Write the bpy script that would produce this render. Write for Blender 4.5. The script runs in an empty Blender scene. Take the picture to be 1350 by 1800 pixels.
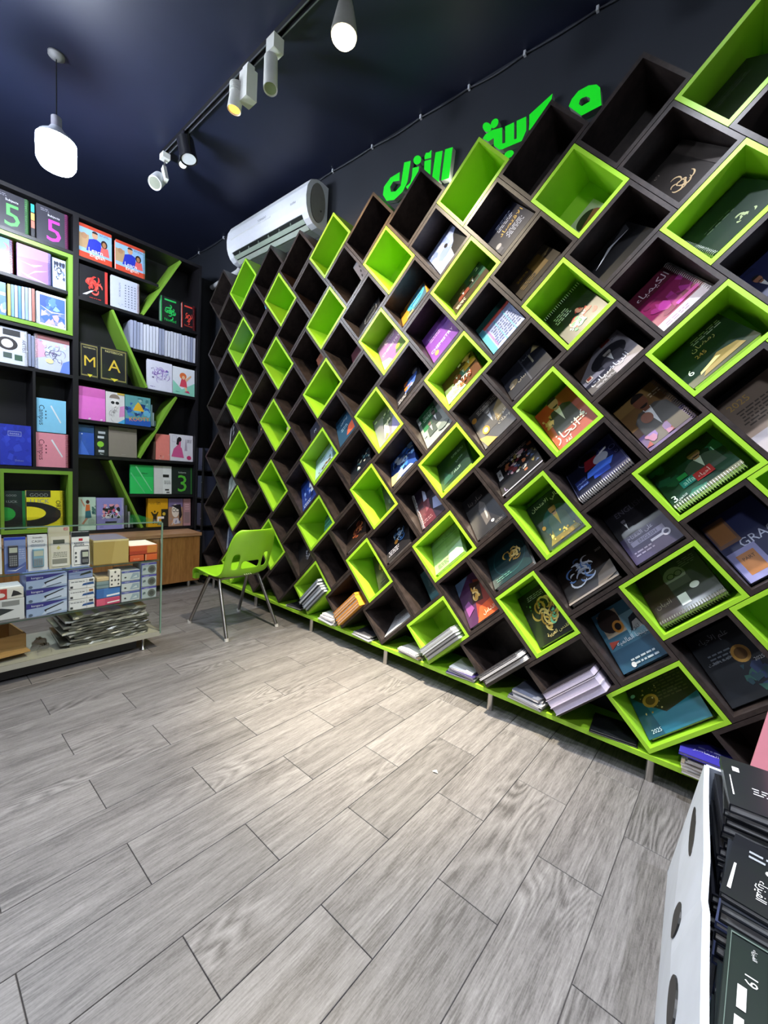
import bpy, bmesh, math, random, unicodedata
from mathutils import Matrix, Vector
R = math.radians
S = 0.25                       # all lengths below are in quarter metres; S turns them into metres
sc = bpy.context.scene
COL = sc.collection

# ------------------------------------------------------------------ camera
cam_d = bpy.data.cameras.new('camera'); cam = bpy.data.objects.new('camera', cam_d); COL.objects.link(cam)
fwd = Vector((-0.64352299, 0.76059808, -0.08584121)); rgt = Vector((0.75821458, 0.64879704, 0.06459918))
dwn = Vector((0.10482754, -0.023515, -0.99421237))
mw = Matrix((rgt, -dwn, -fwd)).transposed().to_4x4()
mw.translation = Vector((0.64273414, -8.32304607, 4.9534)) * S
cam.matrix_world = mw
cam_d.sensor_fit = 'VERTICAL'; cam_d.sensor_height = 24.0; cam_d.lens = 740.72 / 1800 * 24.0
cam_d.clip_start = 0.02; cam_d.clip_end = 60
sc.camera = cam
# ------------------------------------------------------------------ world, exposure
wd = bpy.data.worlds.new('world'); sc.world = wd; wd.use_nodes = True
wd.node_tree.nodes['Background'].inputs[0].default_value = (0.6, 0.7, 1.0, 1)
wd.node_tree.nodes['Background'].inputs[1].default_value = 0.02
sc.view_settings.view_transform = 'Standard'; sc.view_settings.look = 'None'
sc.view_settings.gamma = 1.0; sc.view_settings.use_curve_mapping = False
sc.view_settings.exposure = 0.65
COOL = (0.80, 0.88, 1.0); WARM = (1.0, 0.80, 0.50); DAY = (1.0, 0.87, 0.64)
PENDANT_POWER = 62.0           # watts of the pendant bulb in view; REAR is an unseen reflector added to light the near floor
REAR_POWER = 120.0
SIDE_POWER = 85.0              # unseen pendant added to brighten the lower bookcase from the left
FILL_POWER = 50.0              # unseen pendant added as front fill for the book covers
SPOT_POWER = 150.0             # each lit reflector bulb on the track

# ------------------------------------------------------------------ materials
def lin(c):
    if isinstance(c, str):
        c = c.lstrip('#')
        if len(c) == 3: c = ''.join(x * 2 for x in c)
        c = [int(c[i:i + 2], 16) / 255 for i in (0, 2, 4)]
        return tuple(x / 12.92 if x <= .04045 else ((x + .055) / 1.055) ** 2.4 for x in c)
    return tuple(c)
MATS = {}
def mat(c, rough=.5, metal=0., var=.12, scale=30., coat=0., bump=0., spec=.5):
    """principled material with a procedural tone variation"""
    key = (str(c), rough, metal, var, scale, coat, bump, spec)
    if key in MATS: return MATS[key]
    m = bpy.data.materials.new('paint_%d' % len(MATS)); m.use_nodes = True
    nt = m.node_tree; b = nt.nodes['Principled BSDF']; col = lin(c)
    b.inputs['Roughness'].default_value = rough; b.inputs['Metallic'].default_value = metal
    b.inputs['Coat Weight'].default_value = coat; b.inputs['Coat Roughness'].default_value = .12
    b.inputs['Specular IOR Level'].default_value = spec
    tc = nt.nodes.new('ShaderNodeTexCoord'); nz = nt.nodes.new('ShaderNodeTexNoise')
    nz.inputs['Scale'].default_value = scale; nz.inputs['Detail'].default_value = 4
    nt.links.new(tc.outputs['Object'], nz.inputs['Vector'])
    mx = nt.nodes.new('ShaderNodeMix'); mx.data_type = 'RGBA'
    mx.inputs[6].default_value = (*[x * (1 - var) for x in col], 1)
    mx.inputs[7].default_value = (*[min(1, x * (1 + var)) for x in col], 1)
    nt.links.new(nz.outputs[0], mx.inputs[0]); nt.links.new(mx.outputs[2], b.inputs['Base Color'])
    if bump:
        bp = nt.nodes.new('ShaderNodeBump'); bp.inputs['Strength'].default_value = bump
        bp.inputs['Distance'].default_value = .002
        nt.links.new(nz.outputs[0], bp.inputs['Height']); nt.links.new(bp.outputs[0], b.inputs['Normal'])
    MATS[key] = m
    return m
def wood(name, c0, c1, scale=(1, 12, 12), rough=.4, rnd=True, knots=False, bump=.15):
    m = bpy.data.materials.new(name); m.use_nodes = True; nt = m.node_tree; b = nt.nodes['Principled BSDF']
    N = nt.nodes.new; L = nt.links.new
    tc = N('ShaderNodeTexCoord'); oi = N('ShaderNodeObjectInfo')
    vm = N('ShaderNodeVectorMath'); vm.operation = 'MULTIPLY_ADD'
    cmb = N('ShaderNodeCombineXYZ')
    mu = N('ShaderNodeMath'); mu.operation = 'MULTIPLY'; mu.inputs[1].default_value = 37.0 if rnd else 0
    L(oi.outputs['Random'], mu.inputs[0])
    for i in range(3): L(mu.outputs[0], cmb.inputs[i])
    L(tc.outputs['Object'], vm.inputs[0]); vm.inputs[1].default_value = (1, 1, 1); L(cmb.outputs[0], vm.inputs[2])
    mp = N('ShaderNodeMapping'); mp.inputs['Scale'].default_value = scale; L(vm.outputs[0], mp.inputs['Vector'])
    fine = N('ShaderNodeTexNoise'); fine.inputs['Scale'].default_value = 9; fine.inputs['Detail'].default_value = 8
    fine.inputs['Roughness'].default_value = .65; L(mp.outputs[0], fine.inputs['Vector'])
    mp2 = N('ShaderNodeMapping'); mp2.inputs['Scale'].default_value = [x * .35 for x in scale]; L(vm.outputs[0], mp2.inputs['Vector'])
    big = N('ShaderNodeTexNoise'); big.inputs['Scale'].default_value = 1.6; big.inputs['Detail'].default_value = 1
    L(mp2.outputs[0], big.inputs['Vector'])
    rings = N('ShaderNodeMath'); rings.operation = 'MULTIPLY'; rings.inputs[1].default_value = 16.0 if knots else 6.0
    L(big.outputs[0], rings.inputs[0])
    pp = N('ShaderNodeMath'); pp.operation = 'PINGPONG'; pp.inputs[1].default_value = .5; L(rings.outputs[0], pp.inputs[0])
    add = N('ShaderNodeMath'); add.operation = 'MULTIPLY_ADD'; add.inputs[1].default_value = .55 if knots else .35
    L(pp.outputs[0], add.inputs[0]); L(fine.outputs[0], add.inputs[2])
    rp = N('ShaderNodeValToRGB'); rp.color_ramp.elements[0].position = .36; rp.color_ramp.elements[1].position = .82
    rp.color_ramp.elements[0].color = (*lin(c0), 1); rp.color_ramp.elements[1].color = (*lin(c1), 1)
    L(add.outputs[0], rp.inputs[0])
    hs = N('ShaderNodeHueSaturation'); L(rp.outputs[0], hs.inputs['Color'])
    mr = N('ShaderNodeMapRange'); mr.inputs[3].default_value = .86 if rnd else 1; mr.inputs[4].default_value = 1.12 if rnd else 1
    L(oi.outputs['Random'], mr.inputs[0]); L(mr.outputs[0], hs.inputs['Value'])
    L(hs.outputs[0], b.inputs['Base Color']); b.inputs['Roughness'].default_value = rough
    bp = N('ShaderNodeBump'); bp.inputs['Strength'].default_value = bump; bp.inputs['Distance'].default_value = .002
    L(fine.outputs[0], bp.inputs['Height']); L(bp.outputs[0], b.inputs['Normal'])
    return m
def tile_wood():
    """grey-brown wood-look porcelain: long fine streaks, broad bands and, here and there, cathedral arches"""
    m = bpy.data.materials.new('wood_look_tile'); m.use_nodes = True; nt = m.node_tree; b = nt.nodes['Principled BSDF']
    N = nt.nodes.new; L = nt.links.new
    def math_(op, a, b_=None, c=None):
        n = N('ShaderNodeMath'); n.operation = op
        for i, v in enumerate((a, b_, c)):
            if v is None: continue
            if isinstance(v, (int, float)): n.inputs[i].default_value = v
            else: L(v, n.inputs[i])
        return n.outputs[0]
    tc = N('ShaderNodeTexCoord'); oi = N('ShaderNodeObjectInfo'); cmb = N('ShaderNodeCombineXYZ')
    off = math_('MULTIPLY', oi.outputs['Random'], 53.0)
    for i in range(3): L(off, cmb.inputs[i])
    vm = N('ShaderNodeVectorMath'); vm.operation = 'ADD'; L(tc.outputs['Object'], vm.inputs[0]); L(cmb.outputs[0], vm.inputs[1])
    def noise(sc_, scale, det, rough=.6, src=vm.outputs[0]):
        mp = N('ShaderNodeMapping'); mp.inputs['Scale'].default_value = sc_; L(src, mp.inputs['Vector'])
        n = N('ShaderNodeTexNoise'); n.inputs['Scale'].default_value = scale; n.inputs['Detail'].default_value = det; n.inputs['Roughness'].default_value = rough
        L(mp.outputs[0], n.inputs['Vector']); return n.outputs[0]
    fine = noise((60, 4.0, 1), 3.6, 7, .7); streak = noise((18, .9, 1), 2.0, 4); band = noise((7, .7, 1), 1.3, 2)
    speck = noise((1, 1, 1), 160, 2)
    # cathedral arches: contour lines of a smooth stretched field
    field = noise((7.0, 1.05, 1), 1.0, 1.5, .4)
    line = math_('PINGPONG', math_('MULTIPLY', math_('ADD', field, math_('MULTIPLY', streak, .04)), 26.0), .5)
    mask = N('ShaderNodeMapRange'); mask.inputs[1].default_value = .50; mask.inputs[2].default_value = .66; L(noise((3.2, 1.1, 1), 1.4, 1), mask.inputs[0])
    arch = math_('MULTIPLY', math_('SUBTRACT', line, .25), math_('MULTIPLY', mask.outputs[0], .42))
    v = math_('ADD', math_('MULTIPLY', fine, .62), math_('ADD', math_('MULTIPLY', streak, .36), math_('MULTIPLY', band, .17)))
    v = math_('ADD', math_('ADD', v, arch), math_('MULTIPLY', speck, .12))
    rp = N('ShaderNodeValToRGB'); e = rp.color_ramp.elements
    e[0].position = .50; e[0].color = (0.080, 0.074, 0.074, 1); e[1].position = .80; e[1].color = (0.25, 0.24, 0.24, 1)
    k = rp.color_ramp.elements.new(.64); k.color = (0.165, 0.156, 0.156, 1); L(v, rp.inputs[0])
    hs = N('ShaderNodeHueSaturation'); L(rp.outputs[0], hs.inputs['Color'])
    mr = N('ShaderNodeMapRange'); mr.inputs[3].default_value = .88; mr.inputs[4].default_value = 1.1; L(oi.outputs['Random'], mr.inputs[0]); L(mr.outputs[0], hs.inputs['Value'])
    L(hs.outputs[0], b.inputs['Base Color']); b.inputs['Roughness'].default_value = .42
    bp = N('ShaderNodeBump'); bp.inputs['Strength'].default_value = .12; bp.inputs['Distance'].default_value = .002; L(fine, bp.inputs['Height']); L(bp.outputs[0], b.inputs['Normal'])
    return m
def emit(name, c, s):
    m = bpy.data.materials.new(name); m.use_nodes = True; nt = m.node_tree; nt.nodes.clear()
    e = nt.nodes.new('ShaderNodeEmission'); o = nt.nodes.new('ShaderNodeOutputMaterial')
    e.inputs[0].default_value = (*c, 1); e.inputs[1].default_value = s; nt.links.new(e.outputs[0], o.inputs[0]); return m
def clear_glass(name, tint, refl=1.45, gain=1.0):
    m = bpy.data.materials.new(name); m.use_nodes = True; nt = m.node_tree; nt.nodes.clear(); N = nt.nodes.new
    t = N('ShaderNodeBsdfTransparent'); t.inputs[0].default_value = (*tint, 1)
    g = N('ShaderNodeBsdfGlossy'); g.inputs['Roughness'].default_value = .03
    f = N('ShaderNodeFresnel'); ge = N('ShaderNodeNewGeometry'); io = N('ShaderNodeMapRange')      # thin sheet: the same reflectance from both sides
    io.inputs[3].default_value = refl; io.inputs[4].default_value = 1 / refl; nt.links.new(ge.outputs['Backfacing'], io.inputs[0]); nt.links.new(io.outputs[0], f.inputs[0]); x = N('ShaderNodeMixShader'); o = N('ShaderNodeOutputMaterial')
    g2 = N('ShaderNodeMath'); g2.operation = 'MULTIPLY'; g2.inputs[1].default_value = gain; nt.links.new(f.outputs[0], g2.inputs[0])
    nt.links.new(g2.outputs[0], x.inputs[0]); nt.links.new(t.outputs[0], x.inputs[1]); nt.links.new(g.outputs[0], x.inputs[2])
    nt.links.new(x.outputs[0], o.inputs[0]); return m
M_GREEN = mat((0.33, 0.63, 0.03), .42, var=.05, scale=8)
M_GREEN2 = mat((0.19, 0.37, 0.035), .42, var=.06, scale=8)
M_DARK = wood('dark_wenge', (0.010, 0.0075, 0.007), (0.045, 0.033, 0.030), (3, 3, 3), .4, False, bump=.1)
M_TILE = tile_wood()
M_GROUT = mat('#5a5553', .9)
M_OAK = wood('oak_laminate', (0.20, 0.085, 0.022), (0.36, 0.17, 0.05), (10, 10, 1.2), .4, False)
M_OAKTOP = wood('oak_top', (0.28, 0.14, 0.07), (0.45, 0.26, 0.14), (10, 1.2, 10), .4, False)
M_CEIL = mat((0.012, 0.016, 0.042), .5, var=.15, scale=6, bump=.08)
M_WALL = mat((0.018, 0.021, 0.030), .6, var=.15, scale=5, bump=.1)
M_BLACK = mat((0.010, 0.010, 0.011), .45)
M_BCASE = mat((0.009, 0.008, 0.010), .4, var=.2, scale=12)
M_CHROME = mat((0.55, 0.53, 0.50), .28, 1.0, .08)
M_LEG = mat((0.34, 0.32, 0.30), .35, 1.0, .1)
M_WHITE = mat('#e9ebf2', .35, var=.03)
M_OFFW = mat('#d8d8d2', .5, var=.05)
M_PAGE = mat('#e6e2e0', .8, var=.1, scale=120)
M_GLASS = clear_glass('case_glass', (0.985, 0.996, 0.988), 1.2, .4)
M_FILM = clear_glass('plastic_film', (0.985, 0.985, 0.985), 1.3)
M_GLASSEDGE = mat('#6f8f80', .2, var=.05, coat=.5)
M_CHAIR = mat((0.30, 0.66, 0.02), .38, var=.05, scale=10, coat=.2)
M_SIGN = mat((0.02, 0.80, 0.03), .35, var=.03); M_SIGN.node_tree.nodes['Principled BSDF'].inputs['Emission Color'].default_value = (0.0, 0.8, 0.01, 1); M_SIGN.node_tree.nodes['Principled BSDF'].inputs['Emission Strength'].default_value = .2   # slight emission added to brighten the green letters
M_SIGNEDGE = mat('#8f9a90', .5)

# ------------------------------------------------------------------ mesh helpers
class MB:
    def __init__(s): s.v = []; s.f = []; s.mi = []; s.mats = []; s.smooth = []
    def slot(s, m):
        if m not in s.mats: s.mats.append(m)
        return s.mats.index(m)
    def add(s, vs, fs, m=None, sm=False):
        o = len(s.v); s.v += [tuple(x) for x in vs]; k = s.slot(m) if m else 0
        for f in fs: s.f.append([i + o for i in f]); s.mi.append(k); s.smooth.append(sm)
        return s
    def box(s, x0, x1, y0, y1, z0, z1, m=None, M=None, inset=0):
        vs = [Vector(p) for p in ((x0, y0, z0), (x1, y0, z0), (x1, y1, z0), (x0, y1, z0), (x0, y0, z1), (x1, y0, z1), (x1, y1, z1), (x0, y1, z1))]
        if M: vs = [M @ p for p in vs]
        return s.add(vs, [(0, 3, 2, 1), (4, 5, 6, 7), (0, 1, 5, 4), (1, 2, 6, 5), (2, 3, 7, 6), (3, 0, 4, 7)], m)
    def prism(s, pts, h0, h1, fn, m=None, m2=None):
        """2D outline pts extruded from h0 to h1; fn(u, v, h) gives the 3D point"""
        n = len(pts); vs = [fn(u, v, h0) for u, v in pts] + [fn(u, v, h1) for u, v in pts]
        s.add(vs, [tuple(range(n))[::-1], ], m)
        s.add(vs, [tuple(range(n, 2 * n))], m)
        s.add(vs, [(i, (i + 1) % n, n + (i + 1) % n, n + i) for i in range(n)], m2 or m); return s
    def cyl(s, p0, p1, r0, r1=None, n=14, m=None, cap=True, sm=True):
        p0 = Vector(p0); p1 = Vector(p1); r1 = r0 if r1 is None else r1
        d = (p1 - p0).normalized(); a = d.orthogonal().normalized(); b = d.cross(a)
        vs = []
        for p, r in ((p0, r0), (p1, r1)):
            for i in range(n):
                t = 2 * math.pi * i / n; vs.append(p + (a * math.cos(t) + b * math.sin(t)) * r)
        s.add(vs, [(i, (i + 1) % n, n + (i + 1) % n, n + i) for i in range(n)], m, sm)
        if cap: s.add(vs, [tuple(range(n))[::-1], tuple(range(n, 2 * n))], m)
        return s
    def tube(s, pts, r, n=8, m=None):
        pts = [Vector(p) for p in pts]; vs = []; k = len(pts)
        up = None
        for i, p in enumerate(pts):
            d = (pts[min(i + 1, k - 1)] - pts[max(i - 1, 0)]).normalized()
            a = d.orthogonal().normalized() if up is None else (up - d * up.dot(d)).normalized()
            up = a; b = d.cross(a)
            for j in range(n):
                t = 2 * math.pi * j / n; vs.append(p + (a * math.cos(t) + b * math.sin(t)) * r)
        fs = [(i * n + j, i * n + (j + 1) % n, (i + 1) * n + (j + 1) % n, (i + 1) * n + j) for i in range(k - 1) for j in range(n)]
        s.add(vs, fs, m, True); s.add(vs, [tuple(range(n))[::-1], tuple(range((k - 1) * n, k * n))], m); return s
    def lathe(s, prof, c, n=20, m=None, axis='z'):
        vs = []; c = Vector(c)
        for r, h in prof:
            for i in range(n):
                t = 2 * math.pi * i / n
                vs.append(c + Vector((r * math.cos(t), r * math.sin(t), h)))
        k = len(prof)
        s.add(vs, [(i * n + j, i * n + (j + 1) % n, (i + 1) * n + (j + 1) % n, (i + 1) * n + j) for i in range(k - 1) for j in range(n)], m, True)
        s.add(vs, [tuple(range(n))[::-1], tuple(range((k - 1) * n, k * n))], m); return s
    def mesh(s, name):
        me = bpy.data.meshes.new(name); me.from_pydata([(x * S, y * S, z * S) for x, y, z in s.v], [], s.f)
        for m in s.mats: me.materials.append(m)
        me.polygons.foreach_set('material_index', s.mi); me.polygons.foreach_set('use_smooth', s.smooth)
        me.update(); return me
    def build(s, name, parent=None, label=None, fix=False):
        me = s.mesh(name)
        if fix:
            bm = bmesh.new(); bm.from_mesh(me); bmesh.ops.recalc_face_normals(bm, faces=bm.faces); bm.to_mesh(me); bm.free()
        return link(name, me, parent, label)
def link(name, me, parent=None, label=None):
    o = bpy.data.objects.new(name, me); COL.objects.link(o); o.parent = parent
    if label: o['label'] = label
    return o
def tag(o, label, cat, group=None):
    o['label'] = label; o['category'] = cat
    if group: o['group'] = group
    return o
def thing(name, label, cat, loc=(0, 0, 0), rot=None, group=None):
    o = bpy.data.objects.new(name, None); COL.objects.link(o); o.empty_display_size = .05
    M = rot.to_4x4() if rot is not None else Matrix.Identity(4); M.translation = Vector(loc) * S
    o.matrix_world = M
    return tag(o, label, cat, group)
ORD = 'first second third fourth fifth sixth seventh eighth ninth tenth eleventh twelfth thirteenth fourteenth fifteenth sixteenth seventeenth eighteenth nineteenth twentieth twenty-first twenty-second twenty-third'.split()
def nth(label, i, side='bottom'): return '%s, %s from %s' % (label, ORD[i], side)
def struct(o): o['kind'] = 'structure'; return o
def rz(a): return Matrix.Rotation(R(a), 3, 'Z')
def axes(ex, ey, ez): return Matrix((ex, ey, ez)).transposed()
def bevel(o, w, seg=2):
    b = o.modifiers.new('bevel', 'BEVEL'); b.width = w * S; b.segments = seg; b.limit_method = 'ANGLE'; return o

# ------------------------------------------------------------------ lettering (outlines of Blender's own font)
AR = {}
for cp in range(0xFE70, 0xFEFD):
    d = unicodedata.decomposition(chr(cp)).split()
    if len(d) >= 2 and d[0][0] == '<': AR.setdefault(''.join(chr(int(x, 16)) for x in d[1:]), {})[d[0][1:-1]] = chr(cp)
LA = {'\u0644\u0627': '\ue000', '\u0644\u0623': '\ue001', '\u0644\u0625': '\ue002', '\u0644\u0622': '\ue003'}
def shape_arabic(t):
    if not any('\u0600' <= c <= '\u06ff' for c in t): return t
    for a, b in LA.items(): t = t.replace(a, b)
    inv = {b: a for a, b in LA.items()}; g = [AR.get(inv.get(c, c)) for c in t]; out = []
    for i, c in enumerate(t):
        f = g[i]
        if not f: out.append(c); continue
        pv = i > 0 and g[i - 1] and 'initial' in g[i - 1]
        nx = 'medial' in f and i + 1 < len(t) and g[i + 1] and 'final' in g[i + 1]
        out.append(f['medial'] if pv and nx else f['initial'] if nx else f['final'] if pv and 'final' in f else f['isolated'])
    return ''.join(reversed(out))
TXT = {}
def text_mesh(t):
    """outline of a word, centred, height and width in font units"""
    if t in TXT: return TXT[t]
    c = bpy.data.curves.new('word', 'FONT'); c.body = shape_arabic(t); c.resolution_u = 2
    o = bpy.data.objects.new('word', c); COL.objects.link(o)
    bpy.context.view_layer.update()
    me = bpy.data.meshes.new_from_object(o.evaluated_get(bpy.context.evaluated_depsgraph_get()))
    vs = [tuple(v.co) for v in me.vertices]; fs = [tuple(p.vertices) for p in me.polygons]
    bpy.data.objects.remove(o); bpy.data.curves.remove(c); bpy.data.meshes.remove(me)
    x0 = min(v[0] for v in vs); x1 = max(v[0] for v in vs); y0 = min(v[1] for v in vs); y1 = max(v[1] for v in vs)
    vs = [(v[0] - (x0 + x1) / 2, v[1] - (y0 + y1) / 2) for v in vs]
    TXT[t] = (vs, fs, x1 - x0, y1 - y0); return TXT[t]

# ------------------------------------------------------------------ cover art, drawn flat on a face
def ink(c): return mat(c, .45, var=.06, scale=40, coat=.25)
class Art:
    """u, v in 0..1 over a face w x h; fn(x, z, layer) gives the local point"""
    def __init__(s, mb, w, h, fn): s.mb = mb; s.w = w; s.h = h; s.fn = fn; s.k = 1
    def poly(s, pts, c):
        s.mb.add([s.fn(u * s.w, v * s.h, s.k) for u, v in pts], [tuple(range(len(pts)))], ink(c)); s.k += 1
    def R(s, x0, y0, x1, y1, c): s.poly([(x0, y0), (x1, y0), (x1, y1), (x0, y1)], c)
    def P(s, c, *pts): s.poly(pts, c)
    def E(s, cx, cy, rx, ry, c, n=18, a0=0, a1=360):
        s.poly([(cx + rx * math.cos(R(a0 + (a1 - a0) * i / n)), cy + ry * math.sin(R(a0 + (a1 - a0) * i / n))) for i in range(n + (0 if a1 - a0 == 360 else 1))], c)
    def O(s, cx, cy, rx, ry, wd, c, n=20):
        o = [(cx + rx * math.cos(2 * math.pi * i / n), cy + ry * math.sin(2 * math.pi * i / n)) for i in range(n)]
        q = [(cx + (rx - wd) * math.cos(2 * math.pi * i / n), cy + (ry - wd) * math.sin(2 * math.pi * i / n)) for i in range(n)]
        s.mb.add([s.fn(u * s.w, v * s.h, s.k) for u, v in o + q], [(i, (i + 1) % n, n + (i + 1) % n, n + i) for i in range(n)], ink(c)); s.k += 1
    def B(s, x0, y0, x1, y1, wd, c):
        s.R(x0, y0, x1, y0 + wd, c); s.k -= 1; s.R(x0, y1 - wd, x1, y1, c); s.k -= 1; s.R(x0, y0 + wd, x0 + wd, y1 - wd, c); s.k -= 1; s.R(x1 - wd, y0 + wd, x1, y1 - wd, c)
    def T(s, t, cx, cy, wd, ht, c, rot=0):
        vs, fs, tw, th = text_mesh(t); k = min(wd * s.w / tw, ht * s.h / th); a = R(rot)
        s.mb.add([s.fn(cx * s.w + k * (x * math.cos(a) - y * math.sin(a)), cy * s.h + k * (x * math.sin(a) + y * math.cos(a)), s.k) for x, y in vs], fs, ink(c)); s.k += 1
    def L(s, x0, y0, x1, y1, n, c, seed=1):
        rd = random.Random(seed); st = (y1 - y0) / n; vs = []; fs = []
        for i in range(n):
            x = x0 + rd.uniform(0, .1) * (x1 - x0); yy = y0 + i * st
            while x < x1 - .02:
                e = min(x1, x + rd.uniform(.04, .14)); q = len(vs)
                vs += [s.fn(a * s.w, b * s.h, s.k) for a, b in ((x, yy), (e, yy), (e, yy + st * .42), (x, yy + st * .42))]; fs.append((q, q + 1, q + 2, q + 3)); x = e + .025
        s.mb.add(vs, fs, ink(c)); s.k += 1
    def C(s, cx, cy, r, c, n=14, seed=1, th=.035):
        """calligraphic emblem: interlaced curved strokes"""
        rd = random.Random(seed)
        n = int(n * 1.5); th *= .62
        for i in range(n):
            a = rd.uniform(0, 6.28); d = r * rd.uniform(.1, .75); x = cx + d * math.cos(a); y = cy + d * math.sin(a) * .95
            rr = r * rd.uniform(.14, .5); a0 = rd.uniform(0, 6.28); sw = rd.uniform(1.3, 3.4); m = 9; o = []; q = []
            for j in range(m):
                t = a0 + sw * j / (m - 1); w2 = th * (.35 + math.sin(math.pi * j / (m - 1))) * .5
                o.append((x + (rr + w2) * math.cos(t), y + (rr + w2) * math.sin(t) * .85)); q.append((x + (rr - w2) * math.cos(t), y + (rr - w2) * math.sin(t) * .85))
            s.mb.add([s.fn(u * s.w, v * s.h, s.k) for u, v in o + q], [(j, j + 1, m + j + 1, m + j) for j in range(m - 1)], ink(c if isinstance(c, str) else c[i % len(c)])); s.k += .3
    def S(s, x0, y0, x1, y1, cols, n=24, size=.09, seed=1):
        rd = random.Random(seed)
        for i in range(n):
            x = rd.uniform(x0, x1); y = rd.uniform(y0, y1); z = size * rd.uniform(.5, 1.2); a0 = rd.uniform(0, 6.28); m = rd.choice((3, 4, 5, 7))
            pts = [(min(x1, max(x0, x + z * rd.uniform(.6, 1.1) * math.cos(a0 + 6.283 * j / m))), min(y1, max(y0, y + z * rd.uniform(.5, 1) * math.sin(a0 + 6.283 * j / m)))) for j in range(m)]
            s.mb.add([s.fn(u * s.w, v * s.h, s.k) for u, v in pts], [tuple(range(m))], ink(cols[i % len(cols)])); s.k += .15
    def F(s, cx, cy, z, skin, cloth, hair, shirt='#e8e8e8'):
        """half-length figure"""
        P = lambda *p: [(cx + a * z, cy + b * z) for a, b in p]
        s.poly(P((-.42, -.5), (.42, -.5), (.38, .02), (.2, .14), (-.2, .14), (-.38, .02)), cloth)
        s.poly(P((-.09, .14), (.09, .14), (0, -.28)), shirt)
        s.poly(P((-.07, .1), (.07, .1), (.07, .2), (-.07, .2)), skin)
        s.E(cx, cy + .32 * z, .15 * z, .17 * z, skin); s.E(cx, cy + .38 * z, .155 * z, .12 * z, hair, 14, 0, 180)
        s.E(cx, cy + .22 * z, .09 * z, .05 * z, hair, 10, 180, 360)
    def W(s, c, y0, amp=.05, y1=1.0, per=1.2, ph=0, n=14):
        s.poly([(0, y1), *[(i / n, y0 + amp * math.sin(6.283 * per * i / n + ph)) for i in range(n + 1)], (1, y1)], c)
    def run(s, ops):
        for o in ops: getattr(s, o[0])(*o[1:])

# ------------------------------------------------------------------ books
def make_book(name, label, cat, loc, rot, w, h, t, base, art=(), spine='right', spiral=None, group=None, spiral_col='#d9d9d9', wrap=False, back=None):
    """closed book: local x = width, z = height, front cover at y = 0 facing -y"""
    o = thing(name, label, cat, loc, rot, group); cv = .012; pi_ = .018
    mb = MB(); cm = mat(base, .4, var=.06, scale=30, coat=.3)
    mb.box(0, w, 0, cv, 0, h, cm); mb.box(0, w, t - cv, t, 0, h, mat(back or base, .4, var=.06, coat=.3))
    if not spiral:
        if spine == 'right': mb.box(w - .012, w, cv, t - cv, 0, h, cm)
        elif spine == 'left': mb.box(0, .012, cv, t - cv, 0, h, cm)
    mb.build('cover', o)
    MB().box(pi_ if spine != 'left' else .013, w - (pi_ if spine == 'left' else .013), cv, t - cv, pi_, h - pi_, M_PAGE).build('page_block', o)
    if art:
        ab = MB(); Art(ab, w, h, lambda x, z, k: (x, -.0012 * k - .0008, z)).run(art); ab.build('cover_print', o)
    if spiral:
        sb = MB(); sm = mat(spiral_col, .35, .6, .05); ln = h if spiral in ('left', 'right') else w; n = max(8, int(ln / .042)); rr = t / 2 + .022
        for i in range(n):
            q = (i + .5) * ln / n
            pts = [(.026 + rr * math.cos(a) * .8 - .02, t / 2 + rr * math.sin(a)) for a in [2 * math.pi * j / 8 for j in range(9)]]
            if spiral == 'left': P = [(-x + .03, y, q) for x, y in pts]
            elif spiral == 'right': P = [(w + x - .03, y, q) for x, y in pts]
            elif spiral == 'bottom': P = [(q, y, -x + .03) for x, y in pts]
            else: P = [(q, y, h + x - .03) for x, y in pts]
            sb.tube(P, .008, 4, sm)
        sb.build('spiral_binding', o)
    if wrap:
        fb = MB(); e = .003
        fb.add([(-e, -.03, -.0), (w + e, -.03, -.0), (w + e * .4, -.024, h + e), (-e * .4, -.036, h + e)], [(0, 1, 2, 3)], M_FILM); fb.build('plastic_wrap', o)
    return o

# ================================================================== THE ROOM
XL, XR, YB, YF, ZC = -20.7, 6.0, 1.16, -14.0, 14.585
struct(MB().box(XL - .4, XR + .4, YF - .4, YB + .4, -.6, -.02, M_GROUT).build('floor')); floor = bpy.data.objects['floor']
struct(MB().box(XL - .4, XR + .4, YF - .4, YB + .4, ZC, ZC + .4, M_CEIL).build('ceiling'))
struct(MB().box(XL - .4, XR + .4, YB, YB + .4, -.02, ZC, M_WALL).build('wall_back'))
struct(MB().box(XL - .4, XL, YF, YB, -.02, ZC, M_WALL).build('wall_left'))
struct(MB().box(XR, XR + .4, YF, YB, -.02, ZC, M_WALL).build('wall_right'))
struct(MB().box(XL - .4, XR + .4, YF - .4, YF, -.02, ZC, M_WALL).build('wall_front'))
struct(MB().box(-18.3, -18.1, .12, YB, 0, 12.95, M_BLACK).build('trim_1'))

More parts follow.
